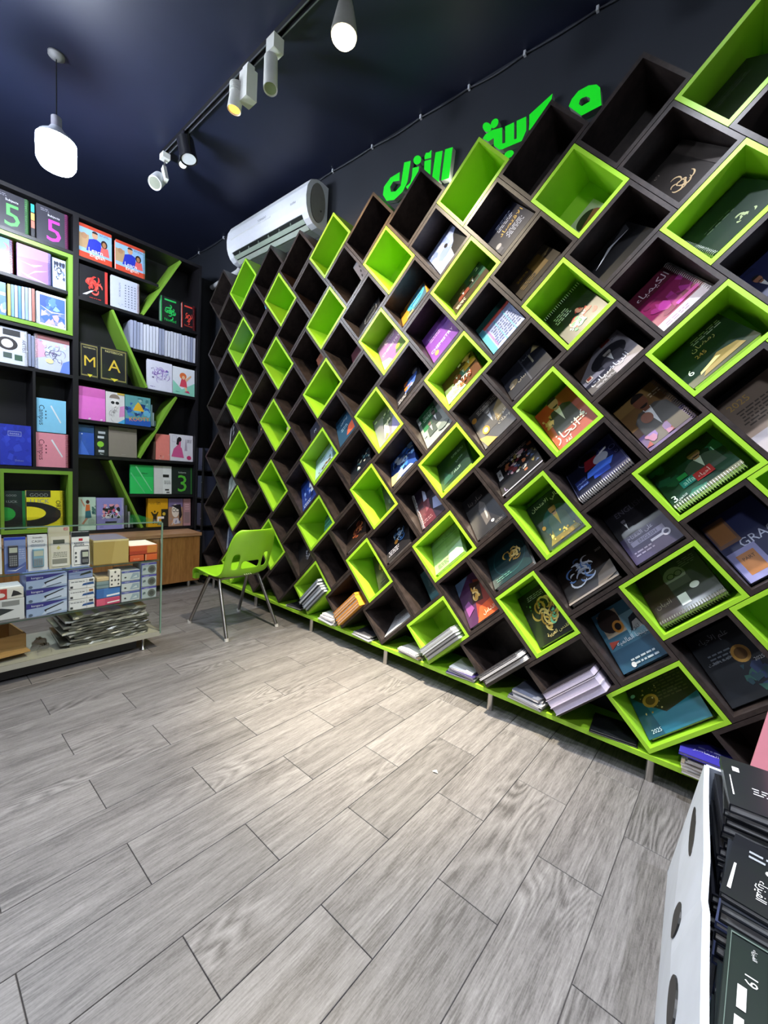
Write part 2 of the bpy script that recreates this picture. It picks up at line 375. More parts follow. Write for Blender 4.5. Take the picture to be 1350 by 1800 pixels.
# wood-look floor tiles, each a part of the floor
TW, TH = .80, 1.22
def tile_mesh(h):
    mb = MB(); a = TW / 2 - .0045; b = h / 2 - .0045; c = .004
    vs = [(-a, -b, -.019), (a, -b, -.019), (a, b, -.019), (-a, b, -.019), (-a, -b, -c), (a, -b, -c), (a, b, -c), (-a, b, -c), (-a + c, -b + c, 0), (a - c, -b + c, 0), (a - c, b - c, 0), (-a + c, b - c, 0)]
    fs = [(3, 2, 1, 0), (8, 9, 10, 11)]
    for i in range(4):
        j = (i + 1) % 4; fs += [(i, j, 4 + j, 4 + i), (4 + i, 4 + j, 8 + j, 8 + i)]
    return mb.add(vs, fs, M_TILE).mesh('tile')
TM = tile_mesh(2 * TH)
for n in range(-4, 21):
    xc = -.955 - TW * n + TW / 2; y0 = (-5.21 if n % 2 == 0 else -3.99) - 4 * TH
    while y0 < YB - .1:
        y1 = min(y0 + 2 * TH, YB)
        o = link('tile', TM if y1 - y0 > 2 * TH - .01 else tile_mesh(y1 - y0), floor); o.location = (xc * S, (y0 + y1) / 2 * S, 0); y0 += 2 * TH
# small scrap of paper on the floor
p = MB(); p.add([(-.05, -.02, .004), (.0, -.03, .02), (.06, .0, .006), (.01, .03, .03), (-.03, .03, .008), (.03, -.005, .035)], [(0, 1, 5, 4), (1, 2, 3, 5), (5, 3, 4)], mat('#f0efe8', .8))
o = p.build('paper_scrap'); o.location = Vector((-2.84, -2.42, .003)) * S; tag(o, 'tiny crumpled scrap of white paper on the bare floor', 'scrap')

# ================================================================== DIAMOND WALL UNIT
s2 = 2 ** .5; KS = .7586; LL, WW, DEP, WT = 1.4142, 1.0728, 1.08, .068
ZO = 7.385
wall_unit = thing('diamond_bookshelf', 'huge wall bookshelf of tilted lime green and dark brown cubbies', 'bookshelf', (-7.4, 0, 0))
def ring_mesh(a, b, m, back):
    """box of inner walls a (along p) x b (along q), turned 45 degrees"""
    a = a / 2 - .006; b = b / 2 - .006; mb = MB()
    fn = lambda p, q, y: ((p - q) / s2, y, (p + q) / s2)
    if back:
        a -= WT; b -= WT
        return mb.prism([(-a, -b), (a, -b), (a, b), (-a, b)], DEP - .06, DEP - .005, fn, m).mesh('back_panel')
    o = [(-a, -b), (a, -b), (a, b), (-a, b)]; i_ = [(-a + WT, -b + WT), (a - WT, -b + WT), (a - WT, b - WT), (-a + WT, b - WT)]
    vs = [fn(p, q, 0) for p, q in o + i_] + [fn(p, q, DEP) for p, q in o + i_]
    fs = []
    for k in range(4):
        j = (k + 1) % 4
        fs += [(k, j, 4 + j, 4 + k), (8 + k, 12 + k, 12 + j, 8 + j), (k, 8 + k, 8 + j, j), (4 + k, 4 + j, 12 + j, 12 + k)]
    mb.add(vs, fs, m); me = mb.mesh('cubby_frame')
    bm = bmesh.new(); bm.from_mesh(me); bmesh.ops.recalc_face_normals(bm, faces=bm.faces); bm.to_mesh(me); bm.free(); return me
RM = {(g, par, bk): ring_mesh(*((LL, WW) if par == 0 else (WW, LL)), M_GREEN if g else M_DARK, bk) for g in (0, 1) for par in (0, 1) for bk in (0, 1)}
for k in range(-4, 21):
    for r in range(-6, 5):
        if (k + r) % 2: continue
        g = 1 if (k % 3 == 0 and k >= 0) or (k == -2 and r in (-4, -2, 0)) else 0
        o = link('cubby_frame', RM[g, k % 2, 0], wall_unit, 'lime green cubby' if g else 'dark brown cubby')
        o.location = ((-k * KS + 7.4) * S, 0, (r + ZO) * S)
        link('back_panel', RM[g, k % 2, 1], o)
X0, X1 = -20 * KS - .95, 4 * KS + 1.0
MB().box(X0 + 7.4, X1 + 7.4, 0, DEP, .405, .497, M_GREEN).build('base_plank', wall_unit, 'lime green base plank')
LEGM = MB().cyl((0, 0, 0), (0, 0, .405), .068, n=16, m=M_CHROME).mesh('leg')
for lx in (-15.25, -12.2, -9.14, -6.11, -3.1, -.095, 2.9):
    for ly in (.12, .92):
        o = link('leg', LEGM, wall_unit); o.location = ((lx + 7.4) * S, ly * S, 0)

EP = Vector((1, 0, 1)) / s2; EQ = Vector((-1, 0, 1)) / s2; EY = Vector((0, 1, 0))
def cell(k, r):
    """inner bottom corner of a cubby, inner length along p and along q"""
    a, b = (LL, WW) if k % 2 == 0 else (WW, LL)
    c = Vector((-k * KS, 0, r + ZO)); ia, ib = a / 2 - .006 - WT, b / 2 - .006 - WT
    return c - EP * ia - EQ * ib, 2 * ia, 2 * ib
def B(k, r, label, base, art=(), w=.82, h=1.12, t=.06, tilt=None, dp=.02, **kw):
    c, ip, iq = cell(k, r); th = R(tilt if tilt is not None else 40); front = None
    if not (tilt is None or tilt >= 58 or w < .75 or h < .85):      # full-size books stand near the front and lean far back
        if k % 2: w = max(w, .88); h = max(h, 1.16); th = R(24)
        else: w = max(w, .98); h = min(h, 1.02); th = R(29)
        front = kw.pop('front', (.2 if k % 2 else .15) if k < 4 else .06); t = max(t, .12)
    elif k >= 9 and tilt < 58: front = .14
    sp_ = kw.get('spiral'); up = .05 if sp_ == 'bottom' else 0
    if sp_ == 'left': dp += .06
    w = min(w, ip - .03 - (.06 if sp_ in ('left', 'right') else 0))
    while h * math.cos(th) + t * math.sin(th) > iq - .02 - up: th += R(.5)
    y0 = DEP - .07 - h * math.sin(th) - t * math.cos(th)
    if front is not None: y0 = min(y0, front)
    ez = EQ * math.cos(th) + EY * math.sin(th); ey = EY * math.cos(th) - EQ * math.sin(th)
    dp = min(dp, ip - w - (.07 if sp_ == 'right' else .01))
    loc = c + EP * dp + EY * y0 + EQ * (t * math.sin(th) + .004 + up)
    return make_book(kw.pop('name', 'textbook'), label, kw.pop('cat', 'book'), loc, axes(EP, ey, ez), w, h, t, base, art, **kw)

# ---- upright books in the cubbies, right to left
B(-1, 1, 'navy galaxy book with a row of faces and white logo boxes', '#1b2148', [('S', 0, .1, 1, 1, ['#25306e', '#3c4aa0', '#141a3c'], 18, .18, 3), ('F', .25, .62, .4, '#9a6a50', '#20264a', '#15120f'), ('F', .65, .62, .4, '#8f6048', '#2c2f66', '#15120f'), ('R', .03, .03, .3, .17, '#e8e4dc'), ('E', .16, .1, .06, .05, '#6b5a3a'), ('R', .34, .02, .62, .12, '#e6e6ee'), ('R', .66, .0, .98, .09, '#dfe0ea'), ('T', 'ACADEMY', .82, .045, .26, .05, '#22264a')], tilt=30)
B(-1, -1, 'tan poster book with gold 2025 and lines of text', '#8d7a6b', [('T', '2025', .3, .84, .36, .1, '#c9a15a'), ('L', .1, .45, .9, .75, 6, '#4b4038', 5), ('R', 0, 0, 1, .3, '#a9a2a6'), ('E', .72, .15, .22, .13, '#243f7a')], tilt=30)
B(-1, -3, 'navy book with two orange paper labels and white RAC lettering', '#1d2450', [('T', 'GRAC', .62, .5, .6, .17, '#c9cfe6'), ('R', .02, .55, .4, .95, '#7c5a48'), ('R', .06, .6, .36, .9, '#a8703c'), ('R', .02, .0, .5, .45, '#8f8fc0'), ('R', .12, .08, .42, .38, '#b0733f'), ('T', 'PART', .28, .3, .2, .07, '#3a2412')], t=.1, tilt=26)
B(-1, -5, 'black biology book with a gold medallion and small 2025', '#14181f', [('T', 'علم الأحياء', .45, .86, .7, .13, '#8d949c'), ('L', .15, .55, .6, .7, 3, '#777f88', 2), ('E', .68, .55, .15, .12, '#b98b3a'), ('E', .68, .55, .1, .08, '#6b4a18'), ('T', 'الصف الثالث', .3, .56, .4, .09, '#aab0b5'), ('S', .45, .05, .95, .42, ['#20404a', '#2b5a50', '#26365e'], 16, .1, 8), ('T', '2025', .88, .42, .16, .07, '#cfd3d6')], tilt=24)
B(0, 4, 'black book lying low in the topmost right green cubby', '#0d100e', [('L', .2, .6, .8, .8, 3, '#30352f', 2)], tilt=48)
B(0, 2, 'dark green spiral notebook with gold scribble at its foot', '#0e2018', [('C', .55, .2, .13, '#8f9a72', 6, 4), ('L', .2, .5, .6, .62, 2, '#41523f', 3)], tilt=44, spiral='left', w=1.1, h=.98, spiral_col='#8f978f')
B(0, 0, 'dark green book with gold lettering, number 6 and 2025', '#10241b', [('L', .45, .78, .92, .92, 3, '#b9bfae', 3), ('T', 'رمضان', .55, .68, .4, .13, '#c7b27a'), ('T', '245', .42, .5, .16, .1, '#d2a35c'), ('T', '6', .14, .3, .1, .13, '#dfe6d8'), ('P', '#7d6a33', (.2, .05), (.85, .08), (.8, .22), (.55, .3), (.35, .2)), ('P', '#d8c27a', (.2, .12), (.55, .2), (.5, .25), (.22, .17))], tilt=42, w=1.05, h=1.05)
B(0, -2, 'green book with a smiling suited man, sticker blocks and spiral foot', '#123026', [('S', 0, 0, 1, 1, ['#17402f', '#0d2019', '#1f5440', '#2a6b58'], 22, .2, 5), ('F', .66, .56, .6, '#a9785c', '#4a5450', '#1a1512'), ('R', .26, .24, .5, .4, '#1f8f86'), ('T', 'alfa', .38, .32, .2, .1, '#bfeee4'), ('R', .46, .2, .72, .38, '#b3222c'), ('T', 'أحياء', .59, .29, .2, .12, '#f0dede'), ('R', .28, .42, .42, .52, '#2f9a58'), ('T', '3', .08, .16, .09, .14, '#e8f0ea'), ('T', 'الثانوي', .18, .1, .2, .07, '#d9e2dc'), ('T', '1', .88, .6, .06, .1, '#bfe6d6')], tilt=50, w=1.12, h=1.0, spiral='bottom')
B(0, -4, 'brown and grey book with an old photo of a man in glasses', '#2a2420', [('R', .4, 0, 1, 1, '#3a3c38'), ('R', 0, 0, .4, 1, '#3a2622'), ('E', .55, .68, .17, .18, '#8b8d80'), ('R', .4, .45, .72, .6, '#54564e'), ('O', .5, .7, .06, .06, .012, '#1c1c1a'), ('O', .62, .7, .06, .06, .012, '#1c1c1a'), ('R', .42, .12, .56, .32, '#e9efe6'), ('E', .72, .36, .07, .06, '#f2f6f0'), ('T', 'البيان', .2, .3, .26, .12, '#8a7a6c'), ('L', .68, .76, .95, .92, 4, '#767a70', 2)], tilt=50, w=1.12, h=1.0, spiral='bottom', spiral_col='#7d7f78')
B(0, -6, 'teal and olive book with gold medallion ring and small 2025', '#2a2a14', [('P', '#1f6f86', (0, 0), (1, 0), (1, .42), (.45, .3), (.0, .7)), ('P', '#0f4e63', (0, 0), (.28, 0), (.2, .5), (0, .75)), ('E', .3, .55, .13, .11, '#b58a35'), ('E', .3, .55, .08, .07, '#5b4314'), ('S', .12, .35, .48, .76, ['#c9a75a', '#8f7434', '#d8c48a'], 22, .02, 6), ('L', .42, .5, .92, .92, 8, '#4d4a2c', 7), ('E', .07, .72, .04, .03, '#9fd0d8'), ('T', '2025', .18, .09, .16, .08, '#dff2f4')], tilt=36, w=1.12, h=1.05, t=.05)
B(1, 3, 'charcoal book with gold signature script near the top right', '#2a2624', [('C', .35, .3, .2, '#b8a07a', 8, 11), ('T', 'ت', .3, .85, .1, .1, '#8f857a'), ('R', .75, 0, 1, 1, '#38322f')], tilt=22)
B(1, 1, 'magenta chemistry spiral book with white Arabic title', '#7a1548', [('R', .0, .72, 1, 1, '#5c1a30'), ('T', 'الكيمياء', .5, .84, .85, .16, '#e9d9e0'), ('S', .1, .2, .95, .65, ['#8f1f66', '#a02a80', '#6b1040'], 16, .14, 3), ('R', 0, 0, 1, .16, '#c9c2d2'), ('R', .5, .2, .95, .26, '#c23aa0'), ('L', .1, .04, .6, .12, 2, '#8a6a8c', 1)], tilt=24, spiral='right', t=.08)
B(1, -1, 'amber book with a man resting chin on hand over purple', '#7a5a34', [('R', 0, .0, 1, .3, '#5c4a78'), ('R', 0, .3, 1, .45, '#4d3a30'), ('R', .0, .8, 1, 1, '#8a6a3a'), ('F', .52, .52, .95, '#7e4e38', '#54504c', '#1c1410'), ('E', .4, .5, .12, .1, '#8a5640'), ('S', .0, .05, .6, .25, ['#8f3a3a', '#7a5fa0', '#a06a8c'], 10, .1, 2), ('L', .7, .75, .95, .85, 2, '#cbb894', 4)], tilt=24, w=.86, spiral='right', spiral_col='#4a4644')
B(1, -3, 'black and purple English book with a white key', '#15131a', [('T', 'ENGLISH', .55, .86, .66, .09, '#4d4a55'), ('R', .0, 0, 1, .46, '#3b3358'), ('T', 'على المفتاح', .42, .4, .6, .1, '#b7b2cc'), ('R', .15, .26, .85, .34, '#8f8aa8'), ('T', 'ENGLISH', .5, .3, .62, .055, '#2b2540'), ('O', .82, .2, .08, .06, .03, '#d7d4e4'), ('R', .5, .18, .76, .22, '#d7d4e4'), ('L', .1, .1, .5, .2, 2, '#8d88a6', 3), ('F', .3, .62, .3, '#6a6670', '#26232c', '#0c0b10')], tilt=22, w=.88)
B(1, -5, 'pale blue book with a penguin and Arabic sports title', '#3f6f86', [('R', 0, .0, 1, .35, '#2b5670'), ('R', .1, .55, .55, .95, '#b8a88f'), ('E', .3, .8, .24, .2, '#2a1c18'), ('E', .42, .66, .12, .1, '#c98a3a'), ('E', .42, .66, .07, .06, '#1a1210'), ('R', .55, .4, 1, .8, '#7fb0c2'), ('P', '#1d2a34', (.62, .5), (.95, .5), (.9, .75), (.7, .7)), ('P', '#dfe8ea', (.66, .5), (.88, .5), (.84, .64), (.72, .62)), ('T', 'النينجا العالمية', .58, .42, .75, .13, '#dfeaf0'), ('T', 'تنوير', .7, .52, .3, .08, '#20384a'), ('P', '#b0402c', (.06, .38), (.3, .46), (.08, .5)), ('L', .25, .05, .85, .18, 2, '#c8d8e0', 2), ('E', .3, .06, .05, .04, '#e9eef0')], tilt=20, w=.86)
B(2, 2, 'black glossy book with a painted highlight of curled clear wrap', '#0b0b0d', [('P', '#e8e8ea', (.1, .55), (.5, .8), (.9, .72), (.55, .73)), ('P', '#3a3a3e', (.5, .8), (.9, .72), (.95, .95))], tilt=44, w=1.0)  # white curl is a wrap highlight painted on the cover
B(2, 0, 'grey mathematics book with a man in a dark circle', '#8d8890', [('P', '#4b3a30', (0, .55), (.5, 1), (0, 1)), ('E', .6, .56, .34, .26, '#25252c'), ('F', .62, .5, .5, '#9a948f', '#4a4850', '#1a1820'), ('R', 0, 0, .5, .3, '#33323c'), ('T', 'الرياضيات', .45, .2, .75, .18, '#dcdce4'), ('R', .08, .36, .2, .48, '#e0cdb8'), ('R', .1, .38, .18, .46, '#8a3a30'), ('L', .1, .04, .5, .1, 2, '#b0b0ba', 2), ('R', .62, .88, .8, .98, '#6d2a24'), ('T', 'الثانوية', .85, .85, .22, .09, '#3c3c48')], tilt=46, w=1.05, h=1.02)
B(2, -2, 'navy physics book with a blue robot portrait and spiral foot', '#12142a', [('R', .5, 0, 1, 1, '#272a5c'), ('E', .5, .8, .16, .13, '#0c0c12'), ('O', .5, .8, .22, .18, .02, '#53566e'), ('P', '#8a1f28', (.32, .52), (.58, .5), (.62, .74), (.4, .78)), ('E', .66, .58, .14, .13, '#c2c6d8'), ('P', '#4a7af0', (.3, .32), (.75, .28), (.85, .42), (.6, .5), (.35, .46)), ('P', '#2f52c0', (.4, .2), (.7, .16), (.72, .3), (.42, .32)), ('R', .08, .2, .3, .44, '#1c2a6a'), ('T', 'الحاسبات', .19, .34, .19, .1, '#9fc0ff'), ('T', 'أينشتاين', .19, .25, .18, .08, '#9fc0ff'), ('P', '#f2f4fa', (.64, .66), (.82, .7), (.84, .76), (.7, .72)), ('O', .9, .62, .06, .06, .012, '#8f98d8'), ('O', .92, .44, .03, .03, .008, '#8f98d8'), ('B', .02, .05, .98, .97, .008, '#5a5f80')], tilt=46, w=1.12, h=1.0, spiral='bottom')
B(2, -4, 'dark brown book with blue and white calligraphy emblem', '#1e1714', [('C', .45, .55, .32, ['#b9c6dc', '#5f86c2', '#dfe6f0'], 18, 21, .05), ('P', '#6b5f54', (.6, 0), (1, .1), (1, .4), (.7, .25)), ('T', '2025', .9, .72, .12, .07, '#c9c4bc'), ('R', 0, .0, 1, .04, '#8b8178')], tilt=40, w=1.1)
B(3, 3, 'white book with a dark hat and red face drawing', '#cfcdbe', [('E', .55, .55, .34, .3, '#b06a58'), ('E', .5, .68, .32, .22, '#33302c', 18, 20, 200), ('S', .4, .25, .7, .5, ['#2c2a26', '#e8e4da', '#8f3a30'], 8, .08, 4), ('R', .1, .05, .3, .1, '#8a7a50')], tilt=20, w=.7, h=.9)
B(3, 1, 'black book with red swirl and green ribbon title, spiral top', '#0e1512', [('L', .1, .6, .5, .8, 4, '#cfd6d0', 3), ('C', .6, .36, .3, ['#e0584a', '#d84038', '#f0a08c'], 9, 33, .11), ('C', .45, .22, .22, ['#2fa862', '#8fe0b0'], 5, 12, .1), ('T', 'Summer', .45, .3, .5, .13, '#e9f2ec', 20)], tilt=24, spiral='top', w=.86)
B(3, -1, 'red orange book with a bearded man, big white title and 6', '#a83a1c', [('R', .6, .5, 1, 1, '#b04038'), ('F', .5, .66, .8, '#b98a62', '#3a3430', '#1a120c', '#d8d2c4'), ('S', .05, .5, .3, .75, ['#b98a4a', '#d0a060'], 8, .09, 3), ('T', 'انجاز', .36, .2, .62, .26, '#f2ece4'), ('T', '6', .84, .3, .1, .14, '#f4efe6'), ('L', .6, .2, .9, .32, 2, '#f0e0d0', 4), ('T', 'لغة', .3, .05, .2, .07, '#f0e0d0')], tilt=20, w=.88)
B(3, -3, 'dark teal exam book with a seated bespectacled man in gold light', '#12201f', [('T', 'ليالي الامتحان', .5, .86, .82, .14, '#e6e2cc'), ('E', .55, .4, .4, .3, '#1d4a52'), ('P', '#8f7a30', (.1, .05), (.9, .05), (.7, .35), (.3, .3)), ('F', .55, .46, .62, '#a0704c', '#3f5a50', '#161210', '#b89a3a'), ('S', .2, .05, .9, .3, ['#d8c04a', '#b09030', '#e8d878'], 14, .05, 9), ('E', .16, .42, .05, .04, '#e0953a'), ('T', '2025', .85, .08, .2, .05, '#8a9a90')], tilt=22, w=.9)
B(3, -5, 'black book with large gold and mint Arabic calligraphy', '#0d0f0c', [('C', .52, .46, .36, ['#c9a04a', '#a87c2c', '#e0c078'], 22, 41, .06), ('C', .7, .35, .2, ['#6fc0a0'], 4, 8, .06), ('L', .2, .82, .7, .92, 3, '#9aa094', 5), ('S', .05, .5, .5, .8, ['#3f6a3a', '#6f9a58'], 8, .025, 2), ('T', 'القدس العربية', .62, .1, .6, .1, '#d9c48a')], tilt=22, w=.9)
B(4, 2, 'brown and gold book low in the cubby under the sign', '#1e170e', [('R', .5, .2, .8, .9, '#4a3810'), ('T', '2025', .3, .7, .3, .13, '#6b5216'), ('C', .85, .6, .12, '#6b5a3a', 6, 3), ('L', .1, .2, .5, .5, 4, '#55431e', 2)], tilt=48, w=1.0)
B(4, 0, 'slate book with grey emblem, Arabic title and gold stripe', '#23252d', [('R', .5, 0, .53, 1, '#42444e'), ('P', '#b9a878', (.78, .8), (.98, .72), (.9, .97)), ('R', .7, .45, .74, .8, '#8f8a78'), ('E', .2, .42, .1, .1, '#6b5f48'), ('R', .08, .3, .18, .45, '#877c6a'), ('T', 'بيان', .38, .34, .2, .16, '#9a9488'), ('T', 'أحياء', .62, .82, .18, .13, '#7c7f88')], tilt=44, w=1.05)
B(4, -2, 'black book crowded with a colourful collage of figures', '#100e10', [('S', .25, .15, .98, .8, ['#6f2a30', '#8a7a3a', '#4a5a7a', '#a0603a', '#c2a0a8', '#3a3a44', '#d8d0c0'], 46, .07, 14), ('R', .05, .45, .16, .75, '#a8a8a8'), ('T', '4', .1, .6, .06, .15, '#202020'), ('L', .1, .82, .9, .92, 2, '#8a8078', 2), ('T', 'L', .12, .12, .06, .12, '#9a8fb0'), ('R', 0, 0, 1, .03, '#b9b6c0')], tilt=42, w=1.08)
B(4, -4, 'dark teal book with gold calligraphy and a pale curved spine', '#0c2a2c', [('O', .55, .5, .42, .4, .02, '#1a4648'), ('C', .66, .52, .22, ['#c2a04a', '#a8853a', '#d8c078'], 14, 52, .05), ('L', .1, .1, .5, .2, 2, '#4a7a70', 3)], tilt=40, w=1.05, spine='left', back='#d9dcd8')
B(5, 3, 'navy economics book with gold Arabic title', '#181b30', [('T', 'الاقتصاد', .62, .5, .7, .2, '#c2a24a'), ('L', .3, .62, .8, .86, 4, '#9aa0b8', 3), ('L', .35, .2, .85, .4, 4, '#a8aec4', 4), ('E', .1, .3, .08, .07, '#8f8f98'), ('R', 0, .1, .14, .24, '#35384a')], tilt=22, w=.86, h=1.05)
B(5, 1, 'pale blue striped book with red band and teal border', '#8f9cc2', [('R', 0, .82, 1, 1, '#1d4a44'), ('R', .15, .72, 1, .82, '#a8443c'), ('R', 0, 0, .16, .8, '#4f9fb4'), ('R', .2, .08, .24, .7, '#8a6a9a'), ('R', .45, 0, .48, .7, '#5fb0c0'), ('R', .74, 0, .77, .72, '#5fb0c0'), ('L', .22, .1, .95, .6, 7, '#6a78a8', 3)], tilt=26, w=.86, h=1.0)
B(5, -1, 'grey history book with an elderly bearded man and gold disc', '#45423f', [('L', .2, .82, .9, .95, 3, '#cfc9bc', 6), ('E', .1, .8, .08, .07, '#c98f3a'), ('F', .52, .58, .6, '#6f6a66', '#5a5650', '#b9b4aa'), ('P', '#8f7a48', (.62, .3), (1, .4), (1, .8), (.66, .62)), ('E', .26, .36, .11, .1, '#d8932c'), ('E', .26, .36, .06, .055, '#f0e0c0'), ('P', '#c29a4a', (.0, .3), (.2, .22), (.42, .0), (.1, .0)), ('T', 'وحدات', .78, .24, .36, .13, '#d9d2bc'), ('T', 'الوحدة', .76, .38, .34, .11, '#e0d8c0')], tilt=24, w=.9)
B(5, -3, 'charcoal book with a faint grey walking figure', '#1c1a1c', [('T', 'سار بنا', .4, .8, .5, .14, '#6a6460'), ('P', '#55504e', (.4, .15), (.6, .2), (.62, .6), (.5, .72), (.38, .55)), ('P', '#a8a4a0', (.5, .25), (.56, .3), (.58, .5), (.52, .48)), ('E', .62, .14, .05, .03, '#f2f0ee'), ('T', 'GOING', .8, .06, .28, .06, '#8a8684')], tilt=22, w=.86)
B(5, -5, 'violet and orange book with a gold stone emblem', '#4a2a4e', [('P', '#5f7a9a', (0, .7), (.5, 1), (0, 1)), ('P', '#8f3a30', (.35, .1), (1, 0), (1, .7), (.6, .85)), ('P', '#d85a30', (.3, 0), (1, 0), (1, .3), (.5, .26)), ('P', '#3a2418', (.35, .4), (.7, .36), (.78, .74), (.45, .82)), ('C', .56, .56, .2, ['#d0a04a', '#f0d48c'], 9, 6, .07), ('P', '#8a4a8f', (.1, .2), (.35, .3), (.25, .5), (.08, .45)), ('T', 'الشامل', .75, .1, .4, .1, '#f6dcc0')], tilt=18, w=.8)
B(6, 2, 'photo book of people in green and brown, low in green cubby', '#3a2a22', [('R', .5, .3, 1, 1, '#1f4a3c'), ('F', .66, .56, .4, '#a8805c', '#141414', '#201814'), ('F', .36, .5, .4, '#b08a64', '#6a2f22', '#2a1c14'), ('T', '2', .86, .78, .1, .16, '#dfeae4'), ('L', .05, .06, .35, .24, 3, '#d8c8b8', 2)], tilt=54, w=1.05)
B(6, 0, 'brown and cream MATH book with boys in sun hats', '#5a3420', [('P', '#e0dcae', (0, 0), (.55, 0), (.42, .5), (0, .62)), ('F', .62, .62, .4, '#c08a5a', '#4f7a74', '#3a2214'), ('F', .82, .7, .42, '#c89060', '#c9953a', '#d0a858'), ('E', .82, .92, .14, .07, '#e0b868'), ('F', .42, .58, .3, '#b07a50', '#8f3a30', '#2a1810'), ('R', .55, .86, .64, .94, '#d8c8b0'), ('T', 'MATH', .5, .3, .55, .22, '#f4f2ea', -8), ('S', .35, .1, .8, .28, ['#b04a20', '#7a3018'], 8, .07, 3), ('L', .08, .06, .38, .22, 4, '#6b6a3a', 3)], tilt=46, w=1.05, h=1.0)
B(6, -2, 'dark bottle green book with thin grid lines and white title', '#10261f', [('L', .5, .74, .92, .84, 2, '#9fb0a6', 3), ('T', 'عربي', .72, .5, .25, .13, '#8fa39a'), ('T', 'المادة', .55, .24, .3, .12, '#7f968c'), ('P', '#1c4038', (.1, .1), (.45, .12), (.2, .5)), ('R', .1, .4, .9, .412, '#2c5248')], tilt=40, w=.95)
B(6, -4, 'sage green book with dark Arabic title on its top edge', '#7fa06a', [('R', 0, .0, .5, 1, '#8aaa76'), ('T', 'أساسيات', .66, .85, .62, .13, '#2f4a2c'), ('R', .1, .74, .95, .75, '#4a6a40'), ('L', .1, .08, .5, .22, 3, '#3f5c3a', 2), ('P', '#9fc0a0', (.5, 0), (1, 0), (1, .4), (.55, .35))], tilt=42, w=.95, t=.04)
B(7, 3, 'blue and white storm sky book with black silhouette', '#8b97c0', [('S', 0, 0, .7, 1, ['#c2cbe6', '#6f7fb4', '#a9b4d8', '#7d8cc0'], 20, .18, 5), ('P', '#121218', (.55, 0), (1, 0), (1, .7), (.85, .6), (.75, .4), (.6, .3)), ('E', .55, .58, .06, .07, '#1a1a20')], tilt=22, w=.8, h=1.0)
B(7, 1, 'purple chemistry book with white vertical title', '#7a44a0', [('R', .72, 0, 1, 1, '#6a3a92'), ('T', 'CHEMISTRY', .5, .3, .86, .12, '#efe6f6', 0), ('E', .22, .16, .08, .07, '#c9945a'), ('L', .15, .6, .6, .8, 3, '#b090cc', 2)], tilt=24, w=.8, h=.9)
B(7, -1, 'green and grey book with two standing men', '#7c8580', [('R', .1, .45, .75, 1, '#1f5c34'), ('L', .2, .7, .7, .9, 4, '#a9d0b0', 3), ('F', .62, .56, .44, '#5a5048', '#2a332e', '#161412'), ('F', .38, .4, .4, '#5c5048', '#3a443e', '#161412'), ('E', .75, .15, .2, .08, '#5f6a66'), ('R', .06, .3, .16, .42, '#e8ece8'), ('R', .03, .74, .14, .84, '#d8dcd8')], tilt=22, w=.88)
B(7, -3, 'dark red and indigo book standing on white spiral pages', '#1c1222', [('P', '#4a1a24', (0, 0), (.6, 0), (.5, .7), (0, .6)), ('P', '#8f9ac2', (.6, .25), (.95, .15), (.98, .45), (.7, .5)), ('P', '#b9c2e0', (.35, .6), (.5, .5), (.52, .8), (.42, .9)), ('S', .1, .1, .6, .6, ['#5c2430', '#321828', '#6f3a48'], 10, .12, 4), ('L', .1, .1, .5, .2, 2, '#8f6a70', 3)], tilt=26, w=.9, spiral='left', t=.1)
B(7, -5, 'pale teal book standing askew in dark cubby above plank', '#6fa6ac', [('R', .0, .0, 1, .2, '#5b949c'), ('S', .2, .3, .9, .9, ['#8fc0c2', '#5f98a2'], 8, .16, 3)], tilt=14, w=.5, h=.95, dp=.1)
B(8, 2, 'orange and blue Arabic book with a yellow title in an oval', '#c2882c', [('P', '#3f5a6c', (.2, 0), (.95, 0), (1, .85), (.75, 1), (.5, .8)), ('E', .6, .56, .34, .36, '#3f9fd0'), ('T', 'العربية', .64, .66, .5, .2, '#f0d83a'), ('R', .4, .42, .8, .5, '#245a8a'), ('T', 'التجريبي', .58, .34, .3, .07, '#ffe9a0'), ('T', 'جدي', .55, .18, .3, .12, '#8fe0d0'), ('R', .2, .04, .45, .14, '#e0b070'), ('E', .14, .9, .06, .06, '#4a3510'), ('C', .82, .84, .09, '#d8ecf6', 5, 2, .03)], tilt=30, w=.95, h=1.05)
B(8, 0, 'black book with a blue clad fighter and orange title', '#15151b', [('P', '#3f5fae', (.35, .2), (.75, .25), (.9, .6), (.6, .7), (.4, .5)), ('S', .35, .2, .8, .7, ['#5f86d0', '#c8702c', '#8fa8d8'], 12, .09, 7), ('E', .82, .72, .1, .09, '#9a9aa0'), ('T', 'بطل', .5, .36, .34, .16, '#e08a3a'), ('L', .05, .05, .4, .22, 3, '#b0b0b8', 3)], tilt=44, w=.95)
B(8, -2, 'electric blue book with lightning streaks and gold corner', '#1d3a7a', [('S', .1, .2, 1, 1, ['#2f6ad0', '#8fc0f6', '#dcecff', '#15264f', '#4f8ae6'], 30, .13, 12), ('P', '#c2a86a', (0, 0), (.4, 0), (.3, .3), (0, .4)), ('P', '#e8ecf0', (.2, .05), (.9, 0), (.8, .12), (.3, .18)), ('C', .6, .55, .26, ['#cfe6ff'], 6, 5, .04)], tilt=32, w=.9)
B(8, -4, 'black book with a blue and white calligraphy globe', '#18171b', [('C', .62, .58, .26, ['#6fa8e0', '#cfe4f6', '#3f7ac2'], 16, 61, .05), ('E', .46, .42, .08, .07, '#d0903a'), ('L', .1, .12, .55, .32, 3, '#a8a8b4', 4)], tilt=32, w=.92)
